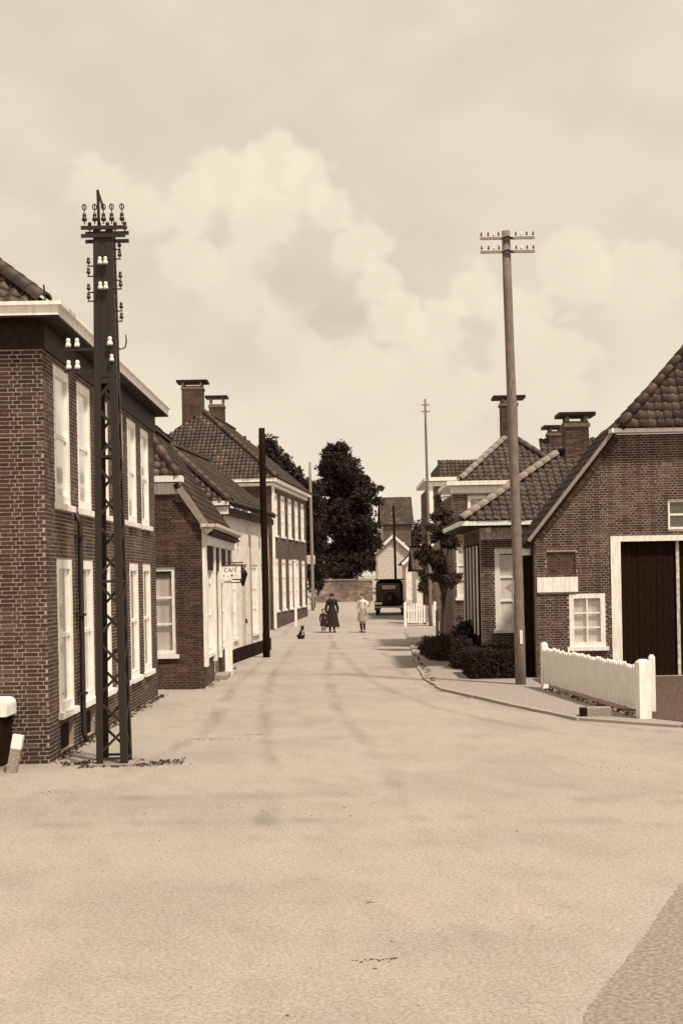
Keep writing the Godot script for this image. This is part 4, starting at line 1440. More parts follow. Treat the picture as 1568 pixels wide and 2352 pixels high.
func terrace_house() -> void:
	var t := thing("flat_roofed_house", "narrow brick house with white corner strip and flat dark roof edge behind the straggling tree", "house", Vector3(4.25, 0, -64))
	var front := fr(Vector3(4.25, 0, -64), Vector3.RIGHT)
	var h := [Rect2(0.54, 5.0, 0.66, 1.5), Rect2(0.54, 1.5, 0.8, 2.0)]
	wall(t, front, 5.1, [Vector2(0, 6.85), Vector2(9, 6.85)], h, {"quota": 60})
	window(t, front, h[0], 1, 2, {"frame": 0.11, "curtain": "curtain"})
	window(t, front, h[1], 1, 2, {"frame": 0.11, "curtain": "curtain"})
	wall(t, fr(Vector3(4.25, 0, -71), Vector3.BACK), 6.75, [Vector2(0, 6.85), Vector2(9, 6.85)], [])
	piece("corner_strip", t, M.white_paint, front, Vector3(-0.02, 3.4, 0.012), Vector3(0.18, 6.85, 0.05))
	var c := tool()
	box(c, front, Vector3(-0.06, 6.85, -0.2), Vector3(5.1, 7.05, 0.1))
	box(c, front, Vector3(-0.25, 7.1, -7), Vector3(5.1, 7.28, 0.28))
	commit(c, "cornice", M.white_paint, t)
	roof(t, [Vector3(4.75, 7.28, -64.2), Vector3(9.2, 7.28, -64.2), Vector3(9.2, 8.1, -64.9), Vector3(4.75, 8.1, -64.9)], {"quota": 50})
	piece("attic", t, M.dark_paint, front, Vector3(0.52, 7.28, -6.5), Vector3(4.9, 8.0, -1.0))

func simple_house(called: String, label: String, at: Vector3, w: float, d: float, eave: float, rise: float, m: String, wins: Array, ridge_x: bool) -> void:
	var t := thing(called, label, "house", at)
	var f := fr(at, Vector3.RIGHT)
	var line := [Vector2(0, eave), Vector2(w, eave)] if ridge_x else [Vector2(0, eave), Vector2(w / 2, eave + rise), Vector2(w, eave)]
	wall(t, f, w, line, wins, {"bricks": m.begins_with("mortar"), "mortar": m})
	for q in wins:
		window(t, f, q, 2, 2, {"frame": 0.1})
	wall(t, fr(at + Vector3(0, 0, -d), Vector3.BACK), d - 0.25, [Vector2(0, eave), Vector2(d, eave)], [], {"bricks": false, "mortar": m})
	wall(t, fr(at + Vector3(w, 0, -0.25), Vector3.FORWARD), d - 0.25, [Vector2(0, eave), Vector2(d, eave)], [], {"bricks": false, "mortar": m})
	var o := 0.25
	var y := at.y + eave
	if ridge_x:
		roof(t, [Vector3(at.x - o, y, at.z + o), Vector3(at.x + w + o, y, at.z + o), Vector3(at.x + w + o, y + rise, at.z - d / 2), Vector3(at.x - o, y + rise, at.z - d / 2)])
		roof(t, [Vector3(at.x + w + o, y, at.z - d - o), Vector3(at.x - o, y, at.z - d - o), Vector3(at.x - o, y + rise, at.z - d / 2), Vector3(at.x + w + o, y + rise, at.z - d / 2)])
	else:
		var xm := at.x + w / 2
		roof(t, [Vector3(at.x - o, y - 0.1, at.z - d), Vector3(at.x - o, y - 0.1, at.z + o), Vector3(xm, y + rise + 0.08, at.z + o), Vector3(xm, y + rise + 0.08, at.z - d)])
		roof(t, [Vector3(at.x + w + o, y - 0.1, at.z + o), Vector3(at.x + w + o, y - 0.1, at.z - d), Vector3(xm, y + rise + 0.08, at.z - d), Vector3(xm, y + rise + 0.08, at.z + o)])
		for s in [-1, 1]:
			var b := tool()
			bar(b, Vector3(xm + s * (w / 2 + o), y - 0.12, at.z + o + 0.02) - org, Vector3(xm, y + rise + 0.06, at.z + o + 0.02) - org, 0.2, 0.05)
			commit(b, "barge_board", M.white_paint, t)

func far_houses() -> void:
	simple_house("white_gable_house", "pale plastered gable house at the end of the street behind the car", Vector3(2.7, gy(104), -104), 2.5, 7, 3.4, 1.2, "worn_white", [], false)
	simple_house("low_white_house", "low white gabled house by the street end next to the thin pole", Vector3(4.35, gy(92), -92), 3.4, 6, 2.6, 1.7, "plaster", [Rect2(0.5, 0.9, 0.7, 1.2)], false)
	simple_house("far_brick_house", "distant brick house with high roof behind the white gable", Vector3(3.9, gy(128), -128), 2.7, 8, 6.3, 2.9, "mortar", [Rect2(0.4, 3.4, 0.6, 1.2), Rect2(1.5, 3.4, 0.6, 1.2)], true)
	simple_house("side_wall_house", "pale house wall beside the dark car and white gate", Vector3(4.3, gy(78), -78), 3.0, 5, 2.3, 1.4, "plaster", [], true)
	# wall closing the view under the big tree
	var t := thing("garden_wall", "low light brick garden wall under the big dark tree", "wall", Vector3(0, gy(90), -90))
	wall(t, fr(Vector3(-1.95, gy(90), -90), Vector3.RIGHT), 3.9, [Vector2(0, 1.5), Vector2(9, 1.42)], [], {"shade": 3.4})
	piece("coping", t, M.stone, fr(Vector3(-1.95, gy(90), -90), Vector3.RIGHT), Vector3(-0.05, 1.5, -0.3), Vector3(3.95, 1.58, 0.06))
	t = thing("gate_pillar", "short white gate pillar past the tall brick house", "post", Vector3(-2.35, gy(80), -80))
	var f := fr(Vector3(-2.35, gy(80), -80), Vector3.RIGHT)
	piece("shaft", t, M.white_paint, f, Vector3(-0.2, -0.2, -0.2), Vector3(0.2, 0.75, 0.2))
	piece("cap", t, M.stone, f, Vector3(-0.24, 0.75, -0.24), Vector3(0.24, 0.83, 0.24))
	t = thing("white_post", "tall slim white post in front of the tall brick house", "post", Vector3(-2.32, gy(62), -62))
	f = fr(Vector3(-2.32, gy(62), -62), Vector3.RIGHT)
	piece("shaft", t, M.white_paint, f, Vector3(-0.06, -0.2, -0.06), Vector3(0.06, 3.1, 0.06))
	piece("cap", t, M.white_paint, f, Vector3(-0.09, 3.1, -0.09), Vector3(0.09, 3.16, 0.09))
	t = thing("name_board", "pale board on two dark posts under the trees past the brick house", "sign", Vector3(-2.2, gy(82), -82))
	f = fr(Vector3(-2.2, gy(82), -82), Vector3.RIGHT)
	piece("board", t, M.worn_white, f, Vector3(-0.4, 2.75, -0.03), Vector3(0.4, 3.3, 0.03))
	piece("post", t, M.tar_wood, f, Vector3(-0.36, -0.2, -0.08), Vector3(-0.28, 3.3, -0.03))
	piece("post", t, M.tar_wood, f, Vector3(0.28, -0.2, -0.08), Vector3(0.36, 3.3, -0.03))

# ------------------------------------------------------------------ green things
const LEAF_DARK := [0.016, 0.022, 0.03, 0.012, 0.026, 0.02]
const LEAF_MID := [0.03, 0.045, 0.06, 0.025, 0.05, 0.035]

func trees() -> void:
	var t := thing("chestnut_tree", "big dark dense tree closing the street above the garden wall", "tree", Vector3(0.3, gy(95), -95))
	trunk(t, Vector3(0.3, gy(95), -95), 6.0, 0.28, [[2.5, Vector3(2.0, 5.5, -95)], [3.0, Vector3(-1.6, 6.0, -95)], [4.0, Vector3(1.2, 8.5, -94.5)], [4.5, Vector3(-0.6, 9.5, -95.3)], [3.5, Vector3(2.8, 8.9, -95)]])
	var dome := []
	for k in 72:
		var y := rng.randf_range(2.6, 11.6)
		var left := lerpf(-1.4, -0.95, smoothstep(9.5, 12.0, y))
		var right := lerpf(1.7, 2.3, smoothstep(3.0, 6.0, y)) - 1.75 * smoothstep(7.4, 11.8, y)
		var rr := rng.randf_range(0.55, 0.95)
		dome.append([Vector3(lerpf(left, right, rng.randf()), y, -95 + rng.randf_range(-1.6, 1.8)), Vector3(rr, rr * 0.8, rr)])
	dome.append_array([[Vector3(-0.1, 11.7, -95), Vector3(0.7, 0.7, 0.7)], [Vector3(0.2, 9, -95), Vector3(1.5, 1.8, 1.2)], [Vector3(0.4, 6, -95), Vector3(1.7, 2.0, 1.3)], [Vector3(0.2, 3.6, -95), Vector3(1.6, 1.5, 1.2)], [Vector3(2.7, 8.9, -95), Vector3(0.4, 0.16, 0.3)], [Vector3(2.5, 7.9, -95), Vector3(0.5, 0.3, 0.4)]])
	crown("crown", t, dome, 13500, 0.18, LEAF_DARK)
	t = thing("broad_tree", "dark tree rising behind the tall brick house roof", "tree", Vector3(-3.9, gy(86), -86))
	trunk(t, Vector3(-3.9, gy(86), -86), 6.0, 0.3, [[3.0, Vector3(-5.2, 9, -86)], [4.0, Vector3(-3.0, 8.5, -86)], [5.0, Vector3(-4.6, 10.5, -86)]])
	crown("crown", t, [[Vector3(-4.9, 10.7, -86), Vector3(0.85, 1.1, 1.0)], [Vector3(-4.2, 9.7, -86), Vector3(1.0, 1.0, 1.0)], [Vector3(-3.4, 8.6, -86), Vector3(1.1, 1.1, 1.1)], [Vector3(-2.6, 7.6, -86), Vector3(0.95, 1.4, 1.0)], [Vector3(-5.0, 8.4, -86), Vector3(1.6, 1.8, 1.4)], [Vector3(-2.5, 5.6, -86), Vector3(1.0, 1.7, 1.0)], [Vector3(-3.5, 6.0, -86), Vector3(1.5, 2.0, 1.2)], [Vector3(-2.4, 3.6, -86.2), Vector3(0.9, 1.5, 0.9)], [Vector3(-1.9, 7.6, -87), Vector3(0.7, 1.3, 0.9)], [Vector3(-1.7, 5.4, -87), Vector3(0.7, 1.6, 0.9)], [Vector3(-1.8, 3.0, -87), Vector3(0.7, 1.4, 0.9)]], 11000, 0.16, LEAF_DARK)
	t = thing("bushy_tree", "straggling dark tree beside the boarded cottage wall", "tree", Vector3(3.15, 0.05, -42.4))
	trunk(t, Vector3(3.15, 0.05, -42.4), 2.6, 0.08, [[1.2, Vector3(3.6, 3.0, -42.2)], [1.6, Vector3(3.5, 3.8, -42.4)], [1.9, Vector3(2.75, 3.3, -42.4)], [2.2, Vector3(3.2, 4.9, -42.5)]])
	var tufts := []
	for k in 34:
		var y := rng.randf_range(2.2, 4.6)
		var sp := 0.55 * (1.0 - absf(y - 3.2) / 2.4)
		tufts.append([Vector3(3.2 + rng.randf_range(-1, 1) * sp + 0.1 * sin(y * 3.0), y, -42.4 + rng.randf_range(-0.35, 0.35)), Vector3(rng.randf_range(0.12, 0.26), rng.randf_range(0.1, 0.22), 0.22)])
	tufts.append([Vector3(3.1, 4.9, -42.5), Vector3(0.14, 0.3, 0.14)])
	crown("crown", t, tufts, 1900, 0.08, LEAF_MID)
	t = thing("slim_tree", "slim dark tree by the thin pole behind the white gate", "tree", Vector3(3.75, gy(62), -61.6))
	trunk(t, Vector3(3.75, gy(62), -61.6), 2.4, 0.06, [[1.5, Vector3(3.9, 3.4, -61.6)]])
	tufts = []
	for k in 16:
		var y := rng.randf_range(1.6, 4.4)
		tufts.append([Vector3(3.8 + rng.randf_range(-0.35, 0.35), y, -61.6 + rng.randf_range(-0.3, 0.3)), Vector3(rng.randf_range(0.12, 0.28), rng.randf_range(0.12, 0.3), 0.25)])
	crown("crown", t, tufts, 1100, 0.1, LEAF_MID)
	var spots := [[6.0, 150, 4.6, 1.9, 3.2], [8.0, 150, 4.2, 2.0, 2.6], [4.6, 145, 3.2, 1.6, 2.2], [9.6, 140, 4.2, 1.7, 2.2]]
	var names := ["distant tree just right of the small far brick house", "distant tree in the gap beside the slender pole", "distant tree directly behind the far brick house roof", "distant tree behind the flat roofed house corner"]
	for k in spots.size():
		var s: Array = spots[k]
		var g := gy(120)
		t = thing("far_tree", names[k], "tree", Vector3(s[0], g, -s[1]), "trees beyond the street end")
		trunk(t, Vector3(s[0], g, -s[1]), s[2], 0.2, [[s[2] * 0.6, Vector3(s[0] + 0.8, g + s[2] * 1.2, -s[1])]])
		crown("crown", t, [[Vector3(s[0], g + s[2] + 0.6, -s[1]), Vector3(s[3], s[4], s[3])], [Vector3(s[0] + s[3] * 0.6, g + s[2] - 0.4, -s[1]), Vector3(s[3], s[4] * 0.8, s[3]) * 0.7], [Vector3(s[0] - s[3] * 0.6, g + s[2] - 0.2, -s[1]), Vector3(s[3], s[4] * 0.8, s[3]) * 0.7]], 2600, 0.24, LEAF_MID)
	t = thing("box_hedge", "clipped dark box hedge at the foot of the telephone pole", "hedge", Vector3(3.4, 0.05, -31.4))
	hedge(t, Vector3(2.95, 0.05, -32.6), Vector3(4.05, 0.66, -30.6), 5200, 0.05, LEAF_DARK)
	t = thing("flower_bed", "low dark planting along the footway before the picket fence", "shrub", Vector3(2.95, 0.05, -39.5))
	crown("foliage", t, [[Vector3(2.6, 0.2, -40.5), Vector3(0.32, 0.38, 1.6)], [Vector3(3.0, 0.25, -40.0), Vector3(0.36, 0.42, 2.0)], [Vector3(3.3, 0.25, -38.5), Vector3(0.35, 0.45, 1.8)], [Vector3(2.75, 0.15, -38.0), Vector3(0.4, 0.26, 1.0)]], 4200, 0.055, LEAF_MID)
	t = thing("corner_shrub", "rounded dark shrub growing against the cottage corner", "shrub", Vector3(3.25, 0.05, -35.6))
	crown("foliage", t, [[Vector3(3.25, 0.5, -36.2), Vector3(0.3, 0.6, 0.9)], [Vector3(3.3, 0.85, -36.0), Vector3(0.22, 0.4, 0.7)], [Vector3(3.1, 0.4, -34.4), Vector3(0.34, 0.5, 0.9)]], 3000, 0.055, LEAF_DARK)

func hedge(t: Node, lo: Vector3, hi: Vector3, n: int, size: float, tones: Array) -> void:
	var at := []
	for i in n:
		var p := Vector3(rng.randf_range(lo.x, hi.x), rng.randf_range(lo.y, hi.y), rng.randf_range(lo.z, hi.z))
		match i % 4:
			0: p.z = hi.z + rng.randf_range(-0.05, 0.02)
			1: p.y = hi.y + rng.randf_range(-0.06, 0.04)
			2: p.x = lo.x + rng.randf_range(-0.03, 0.05)
		var s := size * rng.randf_range(0.6, 1.3)
		at.append(Transform3D(Basis.from_euler(Vector3(rng.randf() * TAU, rng.randf() * TAU, rng.randf() * TAU)).scaled(Vector3(s, s, s)), p - org))
	leaves("foliage", at, t, tones)
	var core := tool()
	box(core, fr(lo, Vector3.RIGHT), Vector3(0.08, 0, -0.0), Vector3(hi.x - lo.x - 0.08, hi.y - lo.y - 0.1, hi.z - lo.z - 0.08))
	commit(core, "branches", M.bark, t)

# ------------------------------------------------------------------ poles
func make_bell() -> void:
	var st := tool(true)
	lathe(st, Transform3D(), [Vector2(0.001, -0.012), Vector2(0.022, -0.012), Vector2(0.036, -0.02), Vector2(0.04, 0.0), Vector2(0.034, 0.03), Vector2(0.022, 0.045), Vector2(0.03, 0.055), Vector2(0.028, 0.085), Vector2(0.014, 0.1), Vector2(0.001, 0.102)], 10)
	st.generate_normals()
	bell_mesh = st.commit()
	st = tool(true)
	tube(st, [Vector3(0, 0.02, 0), Vector3(0, -0.07, 0)], [0.009, 0.009], 6)
	st.generate_normals()
	pin_mesh = st.commit()

func insulator(parent: Node, at: Vector3, white: bool, s := 1.0) -> void:
	var b := node("insulator", bell_mesh, M.porcelain_white if white else M.porcelain_dark, parent)
	b.transform = Transform3D(Basis.from_scale(Vector3(s, s, s)), at - org)
	node("pin", pin_mesh, M.iron, b)

func pylon() -> void:
	make_bell()
	var c := Vector3(-3.19, 0, -17.9)
	var t := thing("lattice_pylon", "tall dark iron lattice pylon with insulators in front of the corner house", "pylon", c)
	var hb := 0.205
	var ht := 0.125
	var top := 7.3
	var cut := 5.3
	var at := func(sx: int, sz: int, y: float) -> Vector3:
		var r := lerpf(hb, ht, y / top)
		return Vector3(sx * r, y, sz * r)
	for sx in [-1, 1]:
		for sz in [-1, 1]:
			var leg := tool()
			var a: Vector3 = at.call(sx, sz, -0.2)
			var b: Vector3 = at.call(sx, sz, top)
			# an angle iron: two flanges
			bar(leg, a + Vector3(-sx * 0.042, 0, 0), b + Vector3(-sx * 0.042, 0, 0), 0.095, 0.012)
			bar(leg, a + Vector3(0, 0, -sz * 0.042), b + Vector3(0, 0, -sz * 0.042), 0.012, 0.07)
			commit(leg, "leg", M.iron, t)
	var faces := [[[-1, 1], [1, 1]], [[-1, -1], [1, -1]], [[-1, -1], [-1, 1]], [[1, -1], [1, 1]]]
	var step := 0.8
	for k in faces.size():
		var q: Array = faces[k]
		var y := 0.12
		var i := 0
		while y < cut - 0.1:
			var y2 := minf(y + step / 2, cut)
			var l: int = i % 2 if k != 1 else 1 - i % 2
			var br := tool()
			bar(br, at.call(q[l][0], q[l][1], y), at.call(q[1 - l][0], q[1 - l][1], y2), 0.036, 0.008, Vector3.BACK if k < 2 else Vector3.RIGHT)
			commit(br, "brace", M.iron, t)
			y = y2
			i += 1
		for yy in [0.1, 2.5, 4.2, cut, 6.4, 7.25]:
			var ho := tool()
			bar(ho, at.call(q[0][0], q[0][1], yy), at.call(q[1][0], q[1][1], yy), 0.035, 0.01, Vector3.BACK if k < 2 else Vector3.RIGHT)
			commit(ho, "strut", M.iron, t)
		# the head is closed with plates
		var pl := tool()
		var p := [at.call(q[0][0], q[0][1], cut), at.call(q[1][0], q[1][1], cut), at.call(q[1][0], q[1][1], top - 0.05), at.call(q[0][0], q[0][1], top - 0.05)]
		var nn: Vector3 = (p[0] + p[1]) * Vector3(0.5, 0, 0.5)
		nn = nn.normalized() * 0.008
		hexa(pl, [p[0] * 0.98, p[1] * 0.98, p[1] * 0.98 - nn, p[0] * 0.98 - nn, p[3] * Vector3(0.97, 1, 0.97), p[2] * Vector3(0.97, 1, 0.97), p[2] * Vector3(0.97, 1, 0.97) - nn, p[3] * Vector3(0.97, 1, 0.97) - nn] if k in [0, 3] else [p[1] * 0.98, p[0] * 0.98, p[0] * 0.98 - nn, p[1] * 0.98 - nn, p[2] * Vector3(0.97, 1, 0.97), p[3] * Vector3(0.97, 1, 0.97), p[3] * Vector3(0.97, 1, 0.97) - nn, p[2] * Vector3(0.97, 1, 0.97) - nn])
		commit(pl, "cover_plate", M.iron, t)
	for y in [7.2, 7.31]:
		for z in [-0.15, 0.15]:
			var ca := tool()
			box(ca, Transform3D(), Vector3(-0.29, y - 0.025, z - 0.012), Vector3(0.31, y + 0.025, z + 0.012))
			commit(ca, "cross_arm", M.iron, t)
	var mast := tool()
	bar(mast, Vector3(-0.06, 7.2, 0.05), Vector3(-0.07, 7.85, 0.05), 0.035, 0.035)
	bar(mast, Vector3(-0.07, 7.84, 0.05), Vector3(0.0, 7.6, 0.05), 0.03, 0.03)
	commit(mast, "mast", M.iron, t)
	var n := c
	for x in [-0.24, -0.1, 0.02, 0.13, 0.27]:
		insulator(t, n + Vector3(x, 7.42, 0.15), false, 0.9)
		var ring := tool(true)
		var pts := []
		var rad := []
		for k in 13:
			var an := TAU * k / 12.0
			pts.append(Vector3(x, 7.59, 0.15) + Vector3(sin(an) * 0.028, cos(an) * 0.04, 0))
			rad.append(0.008)
		pts.append(Vector3(x, 7.5, 0.15))
		rad.append(0.006)
		tube(ring, pts, rad, 5)
		commit(ring, "wire_eye", M.iron, t)
		insulator(t, n + Vector3(x * 0.95, 7.38, -0.15), false, 0.9)
	# side hooks, one above another
	for q in [[-1, 6.86, false], [-1, 6.72, false], [-1, 6.5, false], [-1, 6.38, false], [1, 7.08, false], [1, 6.95, false], [1, 6.66, false], [1, 6.54, false], [1, 6.24, false], [1, 6.1, false], [0, 6.82, true], [0, 6.48, true]]:
		var s: int = q[0]
		var r := lerpf(hb, ht, q[1] / top)
		if s == 0:
			for dx in [-0.035, 0.04]:
				insulator(t, n + Vector3(dx, q[1], r + 0.06), true, 0.85)
		else:
			var hk := tool()
			bar(hk, Vector3(s * (r - 0.02), q[1] - 0.05, 0.06), Vector3(s * (r + 0.1), q[1] - 0.05, 0.06), 0.016, 0.016)
			commit(hk, "hook", M.iron, t)
			insulator(t, n + Vector3(s * (r + 0.085), q[1], 0.06), q[2], 0.7)
	# bracket with two rows of large white bells
	for y in [5.75, 5.45]:
		var ba := tool()
		box(ba, Transform3D(), Vector3(-0.56, y - 0.1, 0.1), Vector3(-0.1, y - 0.07, 0.13))
		commit(ba, "bracket", M.iron, t)
		for x in [-0.5, -0.38]:
			insulator(t, n + Vector3(x, y - 0.03, 0.115), true, 1.0)
	insulator(t, n + Vector3(0.08, 5.72, 0.19), true, 1.0)
	insulator(t, n + Vector3(0.1, 5.5, 0.19), true, 0.8)
	var ch := tool(true)
	tube(ch, [Vector3(0.12, 5.72, 0.1), Vector3(0.2, 5.66, 0.1), Vector3(0.27, 5.68, 0.1), Vector3(0.29, 5.76, 0.1), Vector3(0.28, 5.86, 0.1)], [0.01, 0.01, 0.01, 0.01, 0.008], 6)
	commit(ch, "wire_hook", M.iron, t)
	var foot := tool()
	box(foot, Transform3D(), Vector3(-0.3, -0.1, -0.3), Vector3(0.3, 0.03, 0.3))
	commit(foot, "footing", M.stone, t)

func pole(called: String, label: String, base: Vector3, top: Vector3, r0: float, r1: float, m: String) -> Node3D:
	var t := thing(called, label, "pole", base)
	var st := tool(true)
	var pts := []
	var rad := []
	for i in 9:
		var q := i / 8.0
		pts.append((base - Vector3(0, 0.3, 0)).lerp(top, q) - org + Vector3(sin(q * 5.0) * 0.012, 0, 0))
		rad.append(lerpf(r0, r1, q) * (1.0 + 0.02 * sin(q * 23.0)))
	tube(st, pts, rad, 12)
	commit(st, "shaft", M[m], t)
	return t

func poles() -> void:
	var b := Vector3(3.86, 0.05, -28.9)
	var tp := Vector3(3.73, 10.08, -28.9)
	var t := pole("telephone_pole", "tall wooden telephone pole with two cross arms before the cottage", b, tp, 0.12, 0.095, "pole_wood")
	for y in [9.9, 9.6]:
		var x := lerpf(b.x, tp.x, y / 10.08)
		var st := tool()
		box(st, Transform3D(), Vector3(x - 0.6, y - 0.03, -28.82) - org, Vector3(x + 0.6, y + 0.025, -28.77) - org)
		commit(st, "cross_arm", M.grey_wood, t)
		for k in 8:
			var dx: float = [-0.57, -0.42, -0.3, -0.19, 0.19, 0.3, 0.43, 0.57][k]
			insulator(t, Vector3(x + dx, y + 0.075, -28.79), k in [2, 5], 0.6)
		var cl := tool(true)
		tube(cl, [Vector3(x - 0.13, y - 0.02, -28.78) - org, Vector3(x, y + 0.03, -28.76) - org, Vector3(x + 0.13, y - 0.02, -28.78) - org], [0.02, 0.025, 0.02], 6)
		commit(cl, "clamp", M.iron, t)
	var pl := tool()
	prism(pl, fr(Vector3(3.2, 0, -28.85), Vector3.RIGHT), PackedVector2Array([Vector2(0.33, 2.18), Vector2(0.68, 2.45), Vector2(0.68, 1.98)]), -0.02, 0.01)
	commit(pl, "pointer_board", M.grey_wood, t)
	var plate := tool()
	box(plate, Transform3D(), Vector3(3.84, 0.95, -28.775) - org, Vector3(3.9, 1.25, -28.77) - org)
	commit(plate, "number_strip", M.white_paint, t)
	pole("wooden_pole", "dark wooden pole at the edge of the white plastered house", Vector3(-2.5, 0, -41.3), Vector3(-2.5, 7.25, -41.3), 0.115, 0.1, "tar_wood")
	pole("thin_pole", "thin grey pole against the big dark tree", Vector3(-1.9, gy(78), -78), Vector3(-1.9, 9.4, -78), 0.1, 0.08, "grey_wood")
	var q := pole("slender_pole", "slender tall pole right of the big tree beside the white gate", Vector3(3.93, gy(60), -60), Vector3(3.88, 10.6, -60), 0.085, 0.05, "pole_wood")
	for y in [10.3, 10.0]:
		var st := tool()
		box(st, Transform3D(), Vector3(3.68, y, -60.02) - org, Vector3(4.08, y + 0.04, -59.95) - org)
		commit(st, "cross_arm", M.pole_wood, q)
	pole("thin_pole", "short dark pole before the pale gable house at the street end", Vector3(3.93, gy(100), -100), Vector3(3.9, 7.9, -100), 0.1, 0.08, "tar_wood")

# ------------------------------------------------------------------ fences
func picket(parent: Node, at: Vector3, along: Vector3, y0: float, y1: float, w: float, m: Material) -> void:
	var f := fr(at, along)
	var st := tool()
	prism(st, f, PackedVector2Array([Vector2(-w / 2, y0), Vector2(w / 2, y0), Vector2(w / 2, y1 - 0.06), Vector2(w * 0.12, y1), Vector2(-w * 0.12, y1), Vector2(-w / 2, y1 - 0.06)]), 0.0, 0.02)
	commit(st, "picket", m, parent)

func fence_post(parent: Node, at: Vector3, along: Vector3, h: float, w: float, m: Material) -> void:
	var f := fr(at, along)
	var st := tool()
	box(st, f, Vector3(-w / 2, -0.2, -w / 2), Vector3(w / 2, h - 0.05, w / 2))
	hexa(st, [f * Vector3(-w / 2, h - 0.05, w / 2), f * Vector3(w / 2, h - 0.05, w / 2), f * Vector3(w / 2, h - 0.05, -w / 2), f * Vector3(-w / 2, h - 0.05, -w / 2), f * Vector3(-w / 4, h, w / 4), f * Vector3(w / 4, h, w / 4), f * Vector3(w / 4, h, -w / 4), f * Vector3(-w / 4, h, -w / 4)])
	commit(st, "post", m, parent)

func fences() -> void:
	var a := Vector3(4.22, 0.05, -27.8)
	var b := Vector3(4.95, 0.05, -21.8)
	var t := thing("white_fence", "long white picket fence with stout posts in front of the barn", "fence", a)
	var al := (a - b).normalized()
	var out := -al.cross(Vector3.UP)         # the street side
	fence_post(t, a, al, 0.98, 0.13, M.white_paint)
	fence_post(t, b, al, 0.98, 0.2, M.white_paint)
	var len := a.distance_to(b)
	var k := 0.19
	while k < len - 0.1:
		var jit := rng.randf_range(-0.022, 0.022)
		picket(t, b + al * k + out * 0.02, -al, 0.12 + jit * 0.5, 0.88 + jit, 0.088, M.white_paint)
		k += 0.099
	for y in [0.3, 0.68]:
		var st := tool()
		bar(st, a + Vector3(0, y, 0) - org - out * 0.012, b + Vector3(0, y, 0) - org - out * 0.012, 0.06, 0.03, Vector3.RIGHT)
		commit(st, "rail", M.white_paint, t)
	t = thing("fence_gate", "narrow white gate leaf standing open behind the near fence post", "gate", Vector3(5.33, 0.06, -22.8))
	fence_post(t, Vector3(5.33, 0.06, -22.8), Vector3.RIGHT, 0.98, 0.1, M.white_paint)
	var g0 := Vector3(5.25, 0.06, -22.75)
	for i in 3:
		picket(t, g0 + Vector3(-0.1 + i * 0.02, 0, -0.1 * i), Vector3(0.2, 0, -1), 0.1, 0.9, 0.08, M.white_paint)
	for y in [0.3, 0.7]:
		var st := tool()
		bar(st, Vector3(5.16, y + 0.06, -22.7) - org, Vector3(5.3, y + 0.06, -22.8) - org, 0.05, 0.03)
		commit(st, "rail", M.white_paint, t)
	t = thing("stone_block", "low rough stone block lying against the white fence foot", "stone", Vector3(4.2, 0.05, -22.25))
	var f := fr(Vector3(3.98, 0.05, -22.2), Vector3(0.97, 0, 0.12))
	piece("block", t, M.stone, f, Vector3(0.1, -0.05, -0.3), Vector3(0.5, 0.14, 0.0))
	piece("dark_end", t, M.tar_wood, f, Vector3(-0.02, -0.05, -0.28), Vector3(0.1, 0.13, -0.01))
	# small white gate and grey pickets further down the footway
	var gy0 := gy(60)
	t = thing("picket_gate", "small white picket gate beside the dark car", "gate", Vector3(3.45, gy0, -60.2))
	for x in [2.78, 4.15]:
		fence_post(t, Vector3(x, gy0, -60.2), Vector3.RIGHT, 1.12, 0.12, M.white_paint)
	for i in 10:
		picket(t, Vector3(2.93 + i * 0.122, gy0, -60.15), Vector3.RIGHT, 0.16, 1.02 + 0.06 * sin(i * 0.6), 0.085, M.white_paint)
	for y in [0.3, 0.85]:
		var st := tool()
		box(st, Transform3D(), Vector3(2.8, gy0 + y, -60.22) - org, Vector3(4.12, gy0 + y + 0.08, -60.18) - org)
		commit(st, "rail", M.white_paint, t)
	t = thing("garden_pickets", "weathered grey picket fence behind the low planting", "fence", Vector3(3.85, 0.05, -48.6))
	for x in [3.42, 4.3]:
		fence_post(t, Vector3(x, 0.05, -48.6), Vector3.RIGHT, 1.15, 0.1, M.grey_wood)
	for i in 6:
		picket(t, Vector3(3.53 + i * 0.13, 0.05, -48.55), Vector3.RIGHT, 0.1, 1.1, 0.07, M.worn_white)
	for y in [0.3, 0.85]:
		var st := tool()
		box(st, Transform3D(), Vector3(3.42, 0.05 + y, -48.62) - org, Vector3(4.3, 0.05 + y + 0.07, -48.58) - org)
		commit(st, "rail", M.grey_wood, t)

